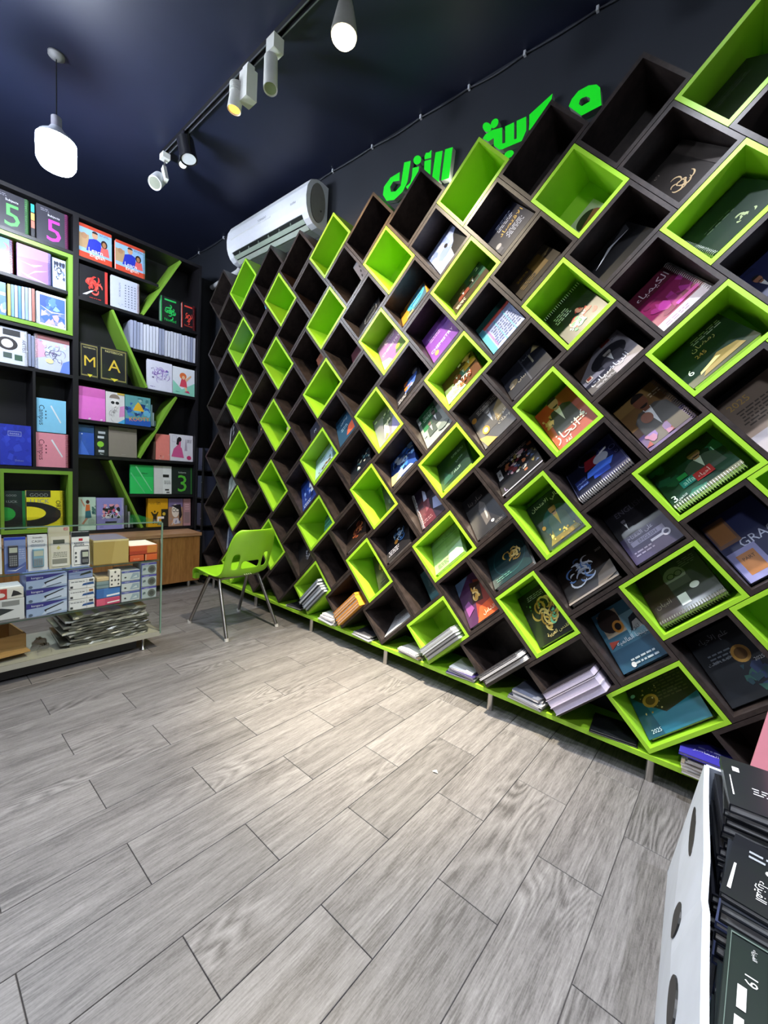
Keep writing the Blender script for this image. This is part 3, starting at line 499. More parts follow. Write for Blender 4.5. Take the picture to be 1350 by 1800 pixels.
B(8, -6, 'white booklet leaning diagonally on the green plank', '#d9dade', [('L', .2, .3, .8, .7, 4, '#8f9098', 2)], w=1.1, h=.95, t=.07, tilt=62, back='#2a2a2e')
B(9, 1, 'pale purple chemistry booklet in green cubby', '#9a6ea8', [('T', 'CHEMISTRY', .52, .5, .85, .1, '#f4ecf6', 0), ('P', '#4a6a2c', (.55, .05), (1, .0), (1, .35), (.75, .3)), ('E', .72, .2, .1, .07, '#c8b84a'), ('P', '#d8c4de', (0, 0), (.4, 0), (.3, .2), (0, .35)), ('L', .3, .7, .8, .85, 3, '#d8c0e0', 2)], tilt=28, w=.86, t=.03)
B(9, -1, 'grey lilac book with a figure drawn in yellow and green', '#7b7882', [('P', '#8f88c2', (.6, 0), (1, 0), (1, .5), (.8, .4)), ('P', '#3f4a3a', (.35, .4), (.75, .36), (.8, .8), (.5, .82)), ('P', '#d8d6cf', (.3, .1), (.55, .12), (.6, .45), (.42, .5)), ('P', '#e0b04a', (.28, .06), (.5, .1), (.42, .2)), ('S', .4, .4, .85, .8, ['#8fa06a', '#c9c9b0', '#55604a'], 14, .07, 6), ('R', .06, .82, .2, .88, '#f0f0f4')], tilt=24, w=.88)
B(9, -3, 'dark grey marbled book at the right side of its green cubby', '#1a2220', [('S', 0, 0, 1, 1, ['#39423f', '#55605c', '#202826'], 14, .14, 4)], tilt=26, w=.45, dp=.5)
B(9, -5, 'black book with small gold calligraphy in lowest green cubby', '#1f1a1c', [('C', .6, .56, .26, ['#b99a4a', '#8f7a3a'], 14, 71, .05), ('L', .2, .1, .6, .25, 2, '#5a5258', 3)], tilt=24, w=.6, dp=.35)
B(10, 2, 'black book with a thin white frame and white script', '#1c1e24', [('B', .3, .2, .85, .62, .012, '#c9ccd2'), ('T', 'وحيد', .6, .82, .5, .13, '#d0d4da'), ('L', .35, .05, .8, .14, 1, '#8a8f98', 2)], tilt=28, w=.8)
B(10, -2, 'black book with teal and cream brush figures', '#10151c', [('S', .35, .15, .95, .85, ['#5f8f94', '#d8dcc8', '#2f5a66', '#a8b0a0'], 16, .09, 31)], tilt=34, w=.9)
B(10, -4, 'dark brown book with red and bronze calligraphy', '#1d1410', [('C', .6, .5, .32, ['#8f4a2a', '#a8663a', '#5a2418'], 14, 81, .08), ('R', 0, .97, 1, 1, '#b9b0a8')], tilt=38, w=.95)
B(11, 3, 'grey dotted folder leaning in dark cubby by the air conditioner', '#8c8c94', [('E', .4, .3, .1, .07, '#2a2a30'), ('E', .55, .5, .1, .07, '#2a2a30'), ('E', .7, .7, .1, .07, '#2a2a30'), ('E', .8, .86, .06, .05, '#2a2a30')], tilt=14, w=.26, h=1.0, dp=.68)
B(11, 1, 'dull maroon book hidden low in dark cubby', '#3a1522', [('L', .2, .2, .8, .5, 3, '#6a3a4a', 2)], tilt=26, w=.5, h=.7, dp=.4)
B(11, -1, 'teal blue book with an orange coral shape', '#1f4a66', [('P', '#d0603a', (.45, .1), (.9, .05), (.85, .4), (.6, .35)), ('T', 'أونلاين', .45, .72, .5, .14, '#cfe4ee'), ('L', .2, .4, .6, .55, 2, '#8fb8cc', 2)], tilt=26, w=.86, h=.95)
B(12, 0, 'narrow dark book at the right of a green cubby', '#20271c', [('L', .2, .2, .8, .6, 4, '#5c6650', 2)], tilt=34, w=.5, dp=.7)
B(12, -2, 'light blue book with brown leaves along its foot', '#a9c4dc', [('T', 'خطوة', .42, .72, .34, .12, '#2a4a66'), ('T', 'الأولى', .48, .56, .36, .12, '#2a4a66'), ('S', .1, .02, .95, .2, ['#6a4a2c', '#3f5a2c', '#8a5a30'], 16, .06, 8), ('S', .8, .1, .98, .45, ['#6a4a2c', '#4a6a34'], 7, .05, 3), ('R', 0, 0, 1, .02, '#dce8f0')], tilt=40, w=1.0, h=.98, t=.04)
B(12, -4, 'teal ribbed set of workbooks in green cubby', '#1f5c58', [('R', 0, .2, 1, .24, '#5fb0a0'), ('R', 0, .45, 1, .49, '#5fb0a0'), ('R', 0, .7, 1, .74, '#5fb0a0')], tilt=34, w=.6, dp=.6, h=.8)
B(13, 1, 'brown hanging tag card with a round hole', '#6a3a24', [('E', .5, .75, .09, .06, '#1a0f0a'), ('L', .2, .3, .8, .5, 2, '#8f6048', 2)], tilt=16, w=.4, h=.55, dp=.5, t=.03, name='card_folder', cat='folder')
B(13, -1, 'dark slate book with white monogram in far dark cubby', '#2a2c3a', [('T', 'M', .4, .5, .3, .18, '#b9bcc8'), ('L', .2, .2, .8, .3, 1, '#8a8fa0', 2)], tilt=24, w=.7, h=.7, dp=.3)
B(13, -3, 'bright blue book with a white figure and dark title', '#23408f', [('P', '#e4eaf6', (.5, .35), (.8, .3), (.85, .6), (.6, .7)), ('S', .2, .1, .9, .8, ['#3f6ad0', '#15265a', '#8fb0ea'], 14, .1, 9), ('L', .1, .05, .6, .18, 2, '#c8d4ee', 3)], tilt=24, w=.84, h=1.0)
B(13, -5, 'black book with small grey script above the low plank', '#17171b', [('C', .6, .4, .2, ['#8a8a94', '#b9b9c4'], 8, 91, .03)], tilt=22, w=.8)
B(14, -6, 'white bound booklet leaning outward near the chair', '#cfd0d4', [], w=.9, h=.8, t=.05, tilt=62, back='#2a2a2e')
B(15, -1, 'beige scrap card inside a far green cubby', '#b0a888', [('L', .2, .3, .8, .6, 2, '#7a7460', 2)], tilt=18, w=.26, h=.36, dp=.62, t=.02, name='card_folder', cat='folder')
B(16, 0, 'crumpled beige envelope in far dark cubby', '#a09468', [('P', '#c2b88c', (.1, .2), (.6, .5), (.9, .9), (.3, .8))], tilt=40, w=.4, h=.5, dp=.3, t=.04, name='card_folder', cat='folder')
B(17, 3, 'sky blue pamphlet standing in far dark cubby', '#4aa6d8', [('L', .2, .2, .8, .7, 4, '#a8dcf2', 2)], tilt=16, w=.2, h=.8, dp=.74, t=.03)
B(17, -1, 'black book with an orange flame mark in far dark cubby', '#1a1a1e', [('E', .55, .4, .12, .16, '#e0943a'), ('E', .55, .36, .06, .08, '#f4d8a0')], tilt=22, w=.5, h=.8, dp=.4)
B(18, 2, 'royal blue booklet with white label in far green cubby', '#2f58b0', [('R', .05, .08, .35, .32, '#e8eef8'), ('L', .3, .4, .9, .8, 4, '#8fb0e6', 2)], tilt=34, w=.9, h=.8)
B(18, -4, 'small dark book in the green cubby above the chair', '#182018', [('L', .2, .2, .8, .6, 3, '#404c3c', 2)], tilt=30, w=.4, dp=.8, h=.6)
B(19, 1, 'small white leaflet in the leftmost dark column', '#dcdce0', [('L', .2, .2, .8, .7, 4, '#8a8a90', 2)], tilt=20, w=.2, h=.26, dp=.1, t=.02)
B(19, -1, 'white framed black photo book beside the metal rack', '#c9cacc', [('R', .1, .06, 1, .94, '#1a1c1e'), ('S', .2, .2, .9, .85, ['#55585c', '#2c2e30', '#8a8d90'], 10, .12, 5)], tilt=16, w=.85, t=.1)
B(19, -3, 'pale photo booklet with grey green landscape', '#8f9a94', [('S', 0, 0, 1, 1, ['#b9c2bc', '#5f6c66', '#cfd6d0', '#75827a'], 16, .16, 8)], tilt=22, w=.8, h=.9)
B(19, -5, 'blue and white striped workbook behind the green chair', '#23304a', [('R', .1, 0, .16, 1, '#dfe4ea'), ('R', .24, 0, .28, 1, '#9fb4d0'), ('L', .35, .2, .9, .7, 4, '#6a80a4', 2)], tilt=20, w=.84, h=.9)
B(20, -4, 'tall white edged book at the far left end of the shelf', '#1a1a1e', [('R', 0, .95, 1, 1, '#e6e6e8'), ('R', 0, 0, .06, 1, '#e0e0e4')], w=1.1, h=.9, t=.05, tilt=64, back='#e8e8ea')
B(20, -6, 'black book with white border lying behind the chair seat', '#16181a', [('B', .02, .02, .98, .98, .03, '#dfe0e2'), ('P', '#b9bcc0', (.4, .2), (.7, .3), (.8, .7), (.6, .6)), ('P', '#8a8d92', (.6, .15), (.9, .3), (.9, .5))], w=1.0, h=.95, t=.05, tilt=60)

# ---- books stacked flat on the lower right wall of a cubby, fore-edges out
def stack(k, r, n, label, th, cols, w=1.12, d=.84, y0=-.14, seed=1, page=None, jit=.04, band=None, group=None):
    c, ip, iq = cell(k, r); rd = random.Random(seed); q = .004; w = min(w, ip - .05)
    for i in range(n):
        t = th * rd.uniform(.9, 1.1); j = rd.uniform(0, jit)
        o = thing('textbook', nth(label, i), 'book', c + EP * (.02 + j * .6) + EQ * q + EY * (y0 + rd.uniform(-jit, jit)), axes(EP, EY, EQ), group)
        mb = MB(); cm = mat(cols[i % len(cols)], .4, var=.06, coat=.3)
        mb.box(0, w, 0, d, 0, .012, cm); mb.box(0, w, 0, d, t - .012, t, cm); mb.box(0, w, d - .012, d, .012, t - .012, cm)
        if band: mb.box(w - .012, w, 0, d - .012, .012, t - .012, mat(band, .5))
        mb.build('cover', o)
        MB().box(.015, w - .015, .015, d - .015, .012, t - .012, mat(page, .8, var=.1, scale=140) if page else M_PAGE).build('page_block', o)
        q += t + .003
stack(2, -6, 3, 'thick white paged volume stacked in the lowest dark cubby', .15, ['#b9b2c6', '#c6c0d2', '#2a2830'], page='#c9c0d6', y0=-.22, group='thick volumes stacked near the right leg', seed=3)
stack(4, -6, 6, 'thin white booklet fanned out in a low dark cubby', .035, ['#e6e6ea', '#d6d6dc', '#3a3a40'], page='#f0f0f2', y0=-.2, jit=.09, group='fanned booklets', seed=5)
stack(6, -6, 4, 'silver grey workbook stacked in the low green cubby', .08, ['#8f9498', '#3c4044', '#b9bdc0'], page='#e2e4e6', y0=-.12, jit=.07, group='grey workbooks in green cubby', seed=7)
stack(10, -6, 5, 'cream paged workbook with orange cover edge in stack', .075, ['#c98a2c', '#d99a3a'], page='#e0c8ae', y0=-.14, band='#d8952c', group='orange edged workbooks', seed=9)
stack(12, -6, 5, 'grey striped textbook stacked in the small green cubby', .09, ['#39404a', '#8f98a4', '#2a3038'], page='#cfd4dc', y0=-.16, jit=.08, group='grey textbooks in far green cubby', seed=11)

# ---- booklets lying on the green plank under the cubbies
def plank_pile(x, n, label, cols, th=.035, w=.75, d=.7, y0=-.03, seed=1, group=None, page=None):
    rd = random.Random(seed); z = .499
    for i in range(n):
        t = th * rd.uniform(.8, 1.2); a = rz(rd.uniform(-7, 7)); ww = w * rd.uniform(.9, 1.0) - .04 * i
        o = thing('booklet', nth(label, i), 'booklet', (x - ww / 2 + rd.uniform(-.05, .05), y0 + rd.uniform(-.02, .05), z), a, group)
        cm = mat(cols[i % len(cols)], .45, var=.06, coat=.2); mb = MB()
        mb.box(0, ww, 0, d, 0, .006, cm); mb.box(0, ww, 0, d, t - .006, t, cm); mb.build('cover', o)
        MB().box(.008, ww - .008, .006, d - .008, .006, t - .006, mat(page, .8) if page else M_PAGE).build('page_block', o); z += t + .003
plank_pile(-13.15 * KS, 2, 'thin white booklet flat on the plank near the chair', ['#d0d2d8', '#2e3036'], seed=2, group='booklets on the plank near the chair')
plank_pile(-11 * KS, 7, 'thin white booklet in the tall pile on the plank', ['#e4e4ea', '#c9cad2'], seed=3, group='tall white pile on plank')
plank_pile(-9.05 * KS, 4, 'thin grey booklet in the low pile left of a chrome leg', ['#b9bac0', '#303238'], seed=4, th=.028, group='low pile left of chrome leg')
plank_pile(-7 * KS, 4, 'white edged brochure beside the small green cubby foot', ['#d8d8d8', '#4a4038', '#b0b0b4'], seed=5, th=.03, group='brochures by green cubby foot')
plank_pile(-5 * KS, 5, 'violet and white booklet fanned on the middle plank', ['#3a3068', '#d9d9de', '#a8a8b4'], seed=6, th=.032, group='violet and white booklets')
plank_pile(-3 * KS, 5, 'silver booklet in the neat pile beside thick volumes', ['#b4b6bc', '#6a6f80', '#d9dbe0'], seed=7, th=.045, group='silver booklets beside thick volumes')
plank_pile(-.93 * KS, 2, 'black booklet flat on the plank below thick volumes', ['#15171a', '#1c1f22'], seed=8, th=.025, w=.85, group='black booklets on the plank')
plank_pile(1 * KS - .06, 5, 'grey magazine in the pile at the right plank end', ['#8a8680', '#d2cfca', '#b9b2a8'], seed=9, th=.05, w=.86, y0=-.12, group='magazines at right plank end')
o = make_book('booklet', 'violet booklet on top of the magazine pile by the carton', 'booklet', (.28, -.18, .86), axes(Vector((1, 0, 0)), Vector((0, 0, -1)), Vector((0, 1, 0))), .66, .62, .05, '#3c36a0', [('T', 'المعاصر', .5, .4, .5, .2, '#d8d6f4'), ('L', .3, .55, .8, .7, 1, '#a8a6e0', 2)])

# ================================================================== LEFT BOOKCASE AND CABINET
XB = -17.0                     # front plane, facing +X
BD = 1.1                       # depth
bc = thing('tall_bookcase', 'tall black bookcase with lime slanted boards on left wall', 'bookcase', (XB - BD, -3.5, 2.2))
def bpart(name, y0, y1, z0, z1, m=M_BCASE, x0=-BD, x1=0., label=None):
    return MB().box(x0 + BD, x1 + BD, y0 + 3.5, y1 + 3.5, z0 - 2.2, z1 - 2.2, m).build(name, bc, label)
bpart('top_board', -8.0, .12, 12.80, 12.92)
bpart('bottom_board', -8.0, .12, 2.20, 2.30)
bpart('back_board', -8.0, .12, 2.30, 12.80, x0=-BD, x1=-BD + .05)
bpart('side_board', .02, .12, 2.30, 12.80, x0=-BD + .05)
bpart('upright', -4.20, -4.04, 2.30, 12.80, x0=-BD + .05)
bpart('upright', -5.26, -5.19, 4.5, 7.55, x0=-BD + .05)
for y0, y1, z in ((-4.04, -1.52, 11.55), (-4.04, .02, 10.25), (-2.36, .02, 8.98), (-4.04, .02, 7.62), (-4.04, -1.5, 6.17), (-4.04, .02, 4.94), (-2.42, .02, 3.58), (-8, -4.34, 10.29), (-8, -4.2, 8.88), (-8, -4.2, 7.60), (-8, -4.2, 4.45), (-8, -4.2, 11.6)):
    bpart('shelf', y0, y1, z - .05, z + .05, x0=-BD + .05, x1=-.01)
def slant(y0, z0, y1, z1):
    """lime board from the lower end (y0, z0) to the upper end (y1, z1)"""
    d = Vector((y1 - y0, z1 - z0)).normalized(); n = Vector((-d.y, d.x)) * .045
    pts = [(y0 + n.x, z0 + n.y), (y0 - n.x, z0 - n.y), (y1 - n.x, z1 - n.y), (y1 + n.x, z1 + n.y)]
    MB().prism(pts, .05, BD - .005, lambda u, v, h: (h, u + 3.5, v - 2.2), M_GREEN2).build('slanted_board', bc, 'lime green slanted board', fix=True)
slant(-2.06, 10.33, -.72, 12.77); slant(-1.88, 7.70, -3.05, 10.17); slant(-2.10, 5.02, -.77, 7.54); slant(-1.96, 2.33, -3.08, 4.86)
for (z0, z1, y0) in ((8.94, 11.52, -8.0), (2.32, 4.40, -6.07)):
    y1 = -4.21; t = .12; mb = MB()
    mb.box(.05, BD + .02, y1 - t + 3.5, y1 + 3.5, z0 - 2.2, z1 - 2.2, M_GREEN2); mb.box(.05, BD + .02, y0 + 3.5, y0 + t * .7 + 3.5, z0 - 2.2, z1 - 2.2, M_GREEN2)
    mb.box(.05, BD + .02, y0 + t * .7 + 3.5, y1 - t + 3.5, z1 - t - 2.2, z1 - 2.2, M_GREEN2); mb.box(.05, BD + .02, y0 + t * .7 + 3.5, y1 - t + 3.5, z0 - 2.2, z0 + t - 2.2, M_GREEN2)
    mb.build('green_frame', bc, 'lime green frame round the compartment')

AX = axes(Vector((0, 1, 0)), Vector((-1, 0, 0)), Vector((0, 0, 1)))      # face looks towards +X
def K(label, y0, y1, z0, z1, base, art=(), t=.1, x=-17.08, name='notebook', cat='notebook', lean=3, **kw):
    h = z1 - z0 - t * math.sin(R(lean)); a = Matrix.Rotation(R(-lean), 3, 'Y')
    return make_book(name, label, cat, (x, y0, z0 + t * math.sin(R(lean)) + .002), a @ AX, y1 - y0 - .01, h, t, base, art, spine=kw.pop('spine', 'left'), **kw)
five = lambda c: [('T', '5', .55, .38, .75, .6, c), ('T', 'Subjects', .55, .78, .5, .08, '#e6e6ee'), ('L', .1, .86, .4, .95, 2, '#8a8a94', 2)]
K('dark notebook with big green 5, top left shelf', -6.15, -5.33, 11.66, 12.72, '#35343c', five('#55c25a'), spiral='right', spiral_col='#6ac06a', wrap=True)
o = K('notebook with coloured index tabs between two big fives', -5.26, -5.16, 11.66, 12.66, '#2a2a30', [('R', 0, .75, 1, 1, '#2f9a94'), ('R', 0, .5, 1, .72, '#d0a058'), ('R', 0, .26, 1, .48, '#b86a5a')], t=.5)
K('dark notebook with big magenta 5, top left shelf', -5.12, -4.32, 11.66, 12.76, '#35343e', five('#e03ac8'), spiral='right', spiral_col='#b83a8a', wrap=True)
K('light blue notebook with a red crescent moon', -6.5, -5.70, 10.35, 11.36, '#4a72a6', [('E', .72, .72, .2, .14, '#c2404a'), ('E', .66, .74, .18, .13, '#4a72a6'), ('T', 'Dream', .7, .45, .5, .16, '#8a4a5c', 0)], spiral='right', spiral_col='#a8343c')
K('lilac notebook in shiny crumpled wrap', -5.60, -4.76, 10.35, 11.36, '#94669f', [('P', '#f2ecf8', (.05, .5), (.5, .42), (.75, .55), (.4, .46)), ('P', '#efe8f6', (.3, .12), (.5, .3), (.9, .42), (.5, .26)), ('P', '#a880b4', (0, .6), (1, .7), (1, 1), (0, 1)), ('P', '#f6f2fa', (.0, .2), (.3, .06), (.9, .0), (.4, .1))], wrap=True, spiral='right', spiral_col='#4a78b0')
K('blue notebook with a curly haired portrait', -4.72, -4.36, 10.35, 11.30, '#a9b4d8', [('S', .1, .3, .95, .9, ['#3a4468', '#e6e9f4', '#6a78b0', '#20263e'], 22, .12, 4), ('O', .5, .6, .2, .12, .04, '#20243a')], lean=4)
K('cobalt notebook at the frame edge under the moon notebook', -6.4, -5.86, 9.08, 10.05, '#4f7ac8', [('R', .6, .6, .98, .7, '#e8ecf6'), ('S', 0, 0, 1, .4, ['#7a9ae0', '#c0a8d8'], 6, .2, 2)])
for i in range(8):
    c = ['#b9a84a', '#6f9ad0', '#b8c2d8', '#4f86c8', '#aab8d4', '#8fa8d0', '#c2c8d8', '#a8685c'][i]
    y = -5.83 + i * .083
    K(nth('curved thin notebook in the blue row, left green frame', i, 'left'), y, y + .078, 9.08, 10.05 + .01 * i, c, t=.7, lean=2, group='thin notebooks filed in the left green frame')
K('spiral notebook with a blue sunset sky cover', -5.13, -4.36, 9.08, 10.10, '#e4e6f2', [('R', .1, .06, .97, .93, '#3f66c8'), ('S', .1, .06, .97, .5, ['#8f90d8', '#c8a8d8', '#6a7ed0', '#e6c0d0'], 16, .16, 6), ('S', .1, .5, .97, .93, ['#5a8ae0', '#3052b0', '#8fb4f0'], 12, .14, 7), ('P', '#eef0fa', (.1, .6), (.5, .42), (.97, .5), (.5, .46))], spiral='left')
K('white notebook with black and white collage of portraits', -6.2, -5.36, 7.66, 8.76, '#d3d6e8', [('R', .3, .78, .8, .95, '#2a2a2e'), ('E', .42, .55, .3, .18, '#2f2a2c'), ('E', .42, .55, .17, .12, '#cfc8c6'), ('R', .3, .15, .55, .3, '#4a5a54'), ('R', .62, .12, .85, .28, '#3a5a48'), ('T', 'ARTIST', .9, .55, .5, .1, '#5a5a70', -90)], spiral='right', wrap=True)
for i in range(2):
    K(nth('grey clear wrapped notebook leaning between two white ones', i, 'left'), -5.35 + i * .085, -5.27 + i * .085, 7.66, 8.7 - .03 * i, '#7f86a0', t=.7, group='grey wrapped notebooks')
K('spiral notebook with pink and blue floral script', -5.17, -4.26, 7.66, 8.78, '#c6cbe8', [('R', 0, .86, 1, 1, '#8f5a5c'), ('P', '#e6a8c0', (0, .3), (.3, .4), (.2, .85), (0, .85)), ('P', '#6a86d8', (1, 0), (1, .4), (.8, .3), (.7, .0)), ('C', .5, .5, .36, ['#5a5a78', '#7a6a90'], 14, 15, .02), ('E', .4, .28, .12, .07, '#e8e0a0'), ('S', .1, .5, .9, .85, ['#e8b8c8', '#a8c0d8', '#d8e0f0'], 12, .07, 5)], spiral='left')
K('cobalt blue marbled hardback notebook', -6.05, -5.28, 4.51, 5.80, '#2a38b0', [('S', 0, 0, 1, 1, ['#2e40bc', '#2432a0', '#3446c4'], 26, .12, 5), ('B', .25, .72, .68, .84, .015, '#8a93c8'), ('T', 'notes', .46, .78, .3, .06, '#a8b0d8'), ('T', 'Deluxe', .6, .12, .3, .04, '#8a93c8')], t=.25)
camp = lambda c: [('T', 'Campus', .14, .5, .9, .17, c, -90), ('P', '#eef2f6', (.45, .8), (.8, .3), (.83, .33), (.5, .82)), ('L', .28, .4, .32, .7, 3, c, 2)]
K('sky blue Campus notebook standing on the pink one', -5.15, -4.36, 5.66, 6.75, '#8ed2f2', camp('#1f3040'), wrap=True, t=.2, lean=1)
K('pink Campus notebook under the sky blue one', -5.17, -4.30, 4.51, 5.64, '#f29aa8', camp('#5a1a2c'), wrap=True, spiral='right', spiral_col='#6a1c34', t=.2, lean=1)
luck = lambda c, bg: [('R', .0, .0, 1, 1, bg), ('T', 'GOOD', .34, .88, .5, .12, '#9a9e9a'), ('T', 'LUCK', .36, .72, .52, .12, '#9a9e9a'), ('E', .0, .36, .95, .34, '#1c1f1e', 24, -90, 90), ('E', .0, .4, .52, .18, c, 24, -90, 90)]
K('green and black GOOD LUCK notebook in the lower green frame', -5.97, -5.44, 2.45, 3.70, '#1c2420', luck('#28a03c', '#20302a') + [('R', .85, 0, 1, 1, '#1f7a3c')], wrap=True, t=.2)
K('yellow and black GOOD LUCK spiral notebook', -5.42, -4.45, 2.45, 3.72, '#fbee2c', [('R', 0, .82, .66, 1, '#20241f')] + luck('#fbee2c', '#1f2322')[1:] + [('T', 'ORIGIN', .87, .5, .8, .1, '#3c3a10', -90)], wrap=True, spiral='right', spiral_col='#b8ac2a', t=.2)
le = [('R', 0, .9, 1, 1, '#c2442c'), ('R', 0, .0, 1, .18, '#c8452c'), ('R', 0, .18, 1, .9, '#8fb4d6'), ('R', 0, .3, .3, .72, '#b0906a'), ('E', .16, .66, .09, .09, '#a87e5c'), ('P', '#2433b0', (.22, .25), (.68, .25), (.66, .62), (.5, .68), (.3, .6)), ('E', .48, .76, .09, .1, '#c49a78'), ('E', .48, .82, .09, .07, '#241c18', 12, 0, 180), ('P', '#d8605c', (.62, .25), (.92, .25), (.88, .5), (.68, .5)), ('E', .76, .6, .1, .12, '#2a1c18'), ('E', .76, .58, .06, .08, '#a8744c'), ('T', 'Learn', .5, .3, .5, .12, '#f8f4f0'), ('T', 'English', .55, .14, .6, .14, '#f8f4f0'), ('L', .6, .82, .92, .88, 2, '#4a5a70', 3)]
K('Learn English book with two teenagers, left of the pair', -4.02, -3.04, 11.61, 12.72, '#c8452c', le, wrap=True, name='textbook', cat='book', t=.14)
K('Learn English book with two teenagers, right of the pair', -2.93, -1.96, 11.61, 12.66, '#c8452c', le, wrap=True, name='textbook', cat='book', t=.14, spiral='right', spiral_col='#1f6a4a')
K('black notebook with a red dragon drawing', -4.0, -3.16, 10.31, 11.40, '#17151a', [('C', .48, .5, .34, ['#d0342c', '#e8564a'], 16, 18, .08), ('R', .9, 0, 1, 1, '#c83a34'), ('L', .3, .06, .75, .1, 1, '#d0342c', 2), ('P', '#e9e9ee', (.1, .1), (.4, .28), (.5, .3), (.25, .12))], wrap=True)
K('white NOTE BOOK cover with rows of grey dots', -3.06, -2.14, 10.31, 11.40, '#c2c6d8', [('T', 'NOTE BOOK', .3, .6, .55, .1, '#6a7088', -90)] + [('E', .5 + .11 * i, .12 + .085 * j, .022, .02, '#5a6078', 8) for i in range(4) for j in range(9)] + [('C', .3, .15, .12, '#8a90a8', 3, 2, .015)], wrap=True, spiral='right', spiral_col='#8a4a30')
emb = lambda c, sd: [('C', .5, .45, .3, [c], 14, sd, .06), ('R', .2, .86, .8, .92, c), ('T', 'Nomad', .5, .13, .6, .12, c), ('R', 0, 0, .06, 1, c)]
K('black notebook with a green emblem beside the red one', -1.40, -.66, 10.31, 11.30, '#15181a', emb('#28c25a', 22), wrap=True, spiral='left', spiral_col='#6ab08a')
K('black notebook with a red emblem and red spiral', -.60, -.06, 10.31, 11.30, '#17151a', emb('#e04a3c', 27), wrap=True, spiral='right', spiral_col='#b0343c')
gold = lambda L_: [('B', .05, .04, .95, .96, .035, '#8a7f4a'), ('T', 'NOTEBOOK', .52, .87, .66, .06, '#d8cc8a'), ('T', L_, .52, .48, .6, .34, '#d8b83a'), ('P', '#e0d23a', (.38, .1), (.66, .1), (.52, .01))]
K('black notebook with golden letter M', -3.97, -3.42, 7.68, 8.85, '#1d1d20', gold('M'), wrap=True)
K('black notebook with golden letter A', -3.40, -2.50, 7.68, 8.88, '#1d1d20', gold('A'), wrap=True)
rd = random.Random(4)
for i in range(22):
    y = -2.43 + i * .1105
    c = rd.choice(['#b9bcd0', '#a4a8c0', '#d2d4e2', '#9a9fb8', '#c8cad8'])
    K(nth('thin white spined notebook filed in the long upper row', i, 'left'), y, y + .097, 9.04, 10.06 - rd.uniform(0, .05), c, t=.75, lean=rd.uniform(0, 2), group='white notebooks filed upright')
K('white notebook with a lilac flower heart wreath', -1.83, -.90, 7.68, 8.80, '#dcdaea', [('C', .5, .56, .32, ['#8a6ab8', '#a890cc'], 14, 31, .03), ('O', .5, .56, .26, .2, .012, '#c0b0d8'), ('S', .15, .4, .4, .75, ['#7a5aa8', '#a88ac8', '#5a4a80'], 10, .05, 3), ('S', .62, .4, .88, .75, ['#7a5aa8', '#a88ac8', '#8a9ac8'], 10, .05, 4), ('L', .08, .1, .3, .14, 1, '#8a7ab0', 2)])
K('white and mint notebook with a dancing red haired girl', -.88, .0, 7.68, 8.76, '#e2e4ea', [('P', '#8fd0b8', (0, 0), (1, 0), (1, .5), (.4, .2), (0, .5)), ('P', '#d8485c', (.3, .3), (.65, .28), (.6, .6), (.4, .62)), ('E', .46, .7, .16, .12, '#e0703a'), ('E', .48, .64, .07, .07, '#e8b890'), ('P', '#e8b890', (.6, .5), (.85, .72), (.82, .78), (.55, .58)), ('P', '#e8b890', (.5, .3), (.62, .1), (.68, .12), (.6, .3)), ('P', '#c83a6a', (.5, .12), (.78, .08), (.7, .18)), ('L', .1, .08, .3, .12, 1, '#3a6a5a', 2)])
K('plain hot pink notebook with darker top band', -4.02, -3.20, 6.23, 7.36, '#f27ad6', [('R', 0, .72, 1, 1, '#d868b8'), ('S', .1, .0, .9, .06, ['#f6d8ee'], 5, .04, 2)], wrap=True)
K('white notebook with pencil sketch of a lady in sunglasses', -3.19, -2.58, 6.23, 7.33, '#d9d4d2', [('P', '#d890c0', (.7, .2), (1, .25), (1, .6), (.75, .55)), ('P', '#4aa8d8', (.6, 0), (1, 0), (1, .16)), ('E', .48, .66, .22, .17, '#e6e0dc'), ('E', .46, .8, .28, .14, '#8a7a70', 14, 0, 180), ('E', .36, .66, .1, .05, '#26262a'), ('E', .6, .66, .1, .05, '#26262a'), ('C', .45, .35, .3, ['#5a5656', '#8a8484'], 12, 8, .015), ('R', .6, .94, 1, 1, '#c8a84a')])
K('teal graffiti notebook with orange street lettering', -2.57, -1.68, 6.23, 7.33, '#5f9a9c', [('S', 0, .3, 1, .75, ['#2f5fa8', '#4f8ac8', '#1f3a70', '#6ab0d0'], 20, .16, 8), ('P', '#e0b02c', (.3, .5), (.75, .5), (.6, .72), (.5, .8), (.38, .66)), ('R', 0, 0, 1, .2, '#2458b0'), ('T', 'KOOTY', .55, .22, .8, .2, '#f08a2c', 6), ('S', .4, .75, .9, .95, ['#8fb8b0', '#3f7a80'], 8, .08, 2)])
for i in range(3):
    K(nth('grey wrapped notebook leaning on the slanted green board', i, 'left'), -1.67 + i * .06, -1.615 + i * .06, 6.25, 7.1 - .3 * i, ['#6f8a8c', '#8a9a9a', '#4a5c5e', '#7a7a72'][i], t=.7, group='notebooks leaning on the slanted board')
K('deep blue plastic folder notebook in the left lower row', -4.03, -3.54, 5.00, 6.04, '#3560c0', [('P', '#4a78dc', (0, 0), (.7, 0), (.2, .5)), ('E', .25, .7, .05, .02, '#d8e4f8'), ('R', 0, .75, 1, 1, '#1f4a7a')], wrap=True)
K('black notebook with green dot and white text blocks', -3.52, -3.11, 5.00, 6.04, '#1c2226', [('E', .42, .4, .26, .1, '#8fd03a'), ('R', .2, .6, .7, .68, '#d0d4d8'), ('R', .25, .76, .8, .84, '#b8bcc0'), ('R', .25, .12, .7, .2, '#c8ccd0'), ('R', .35, .24, .42, .32, '#6a9a30'), ('T', 'Pan', .5, .06, .4, .05, '#d0d4d8')])
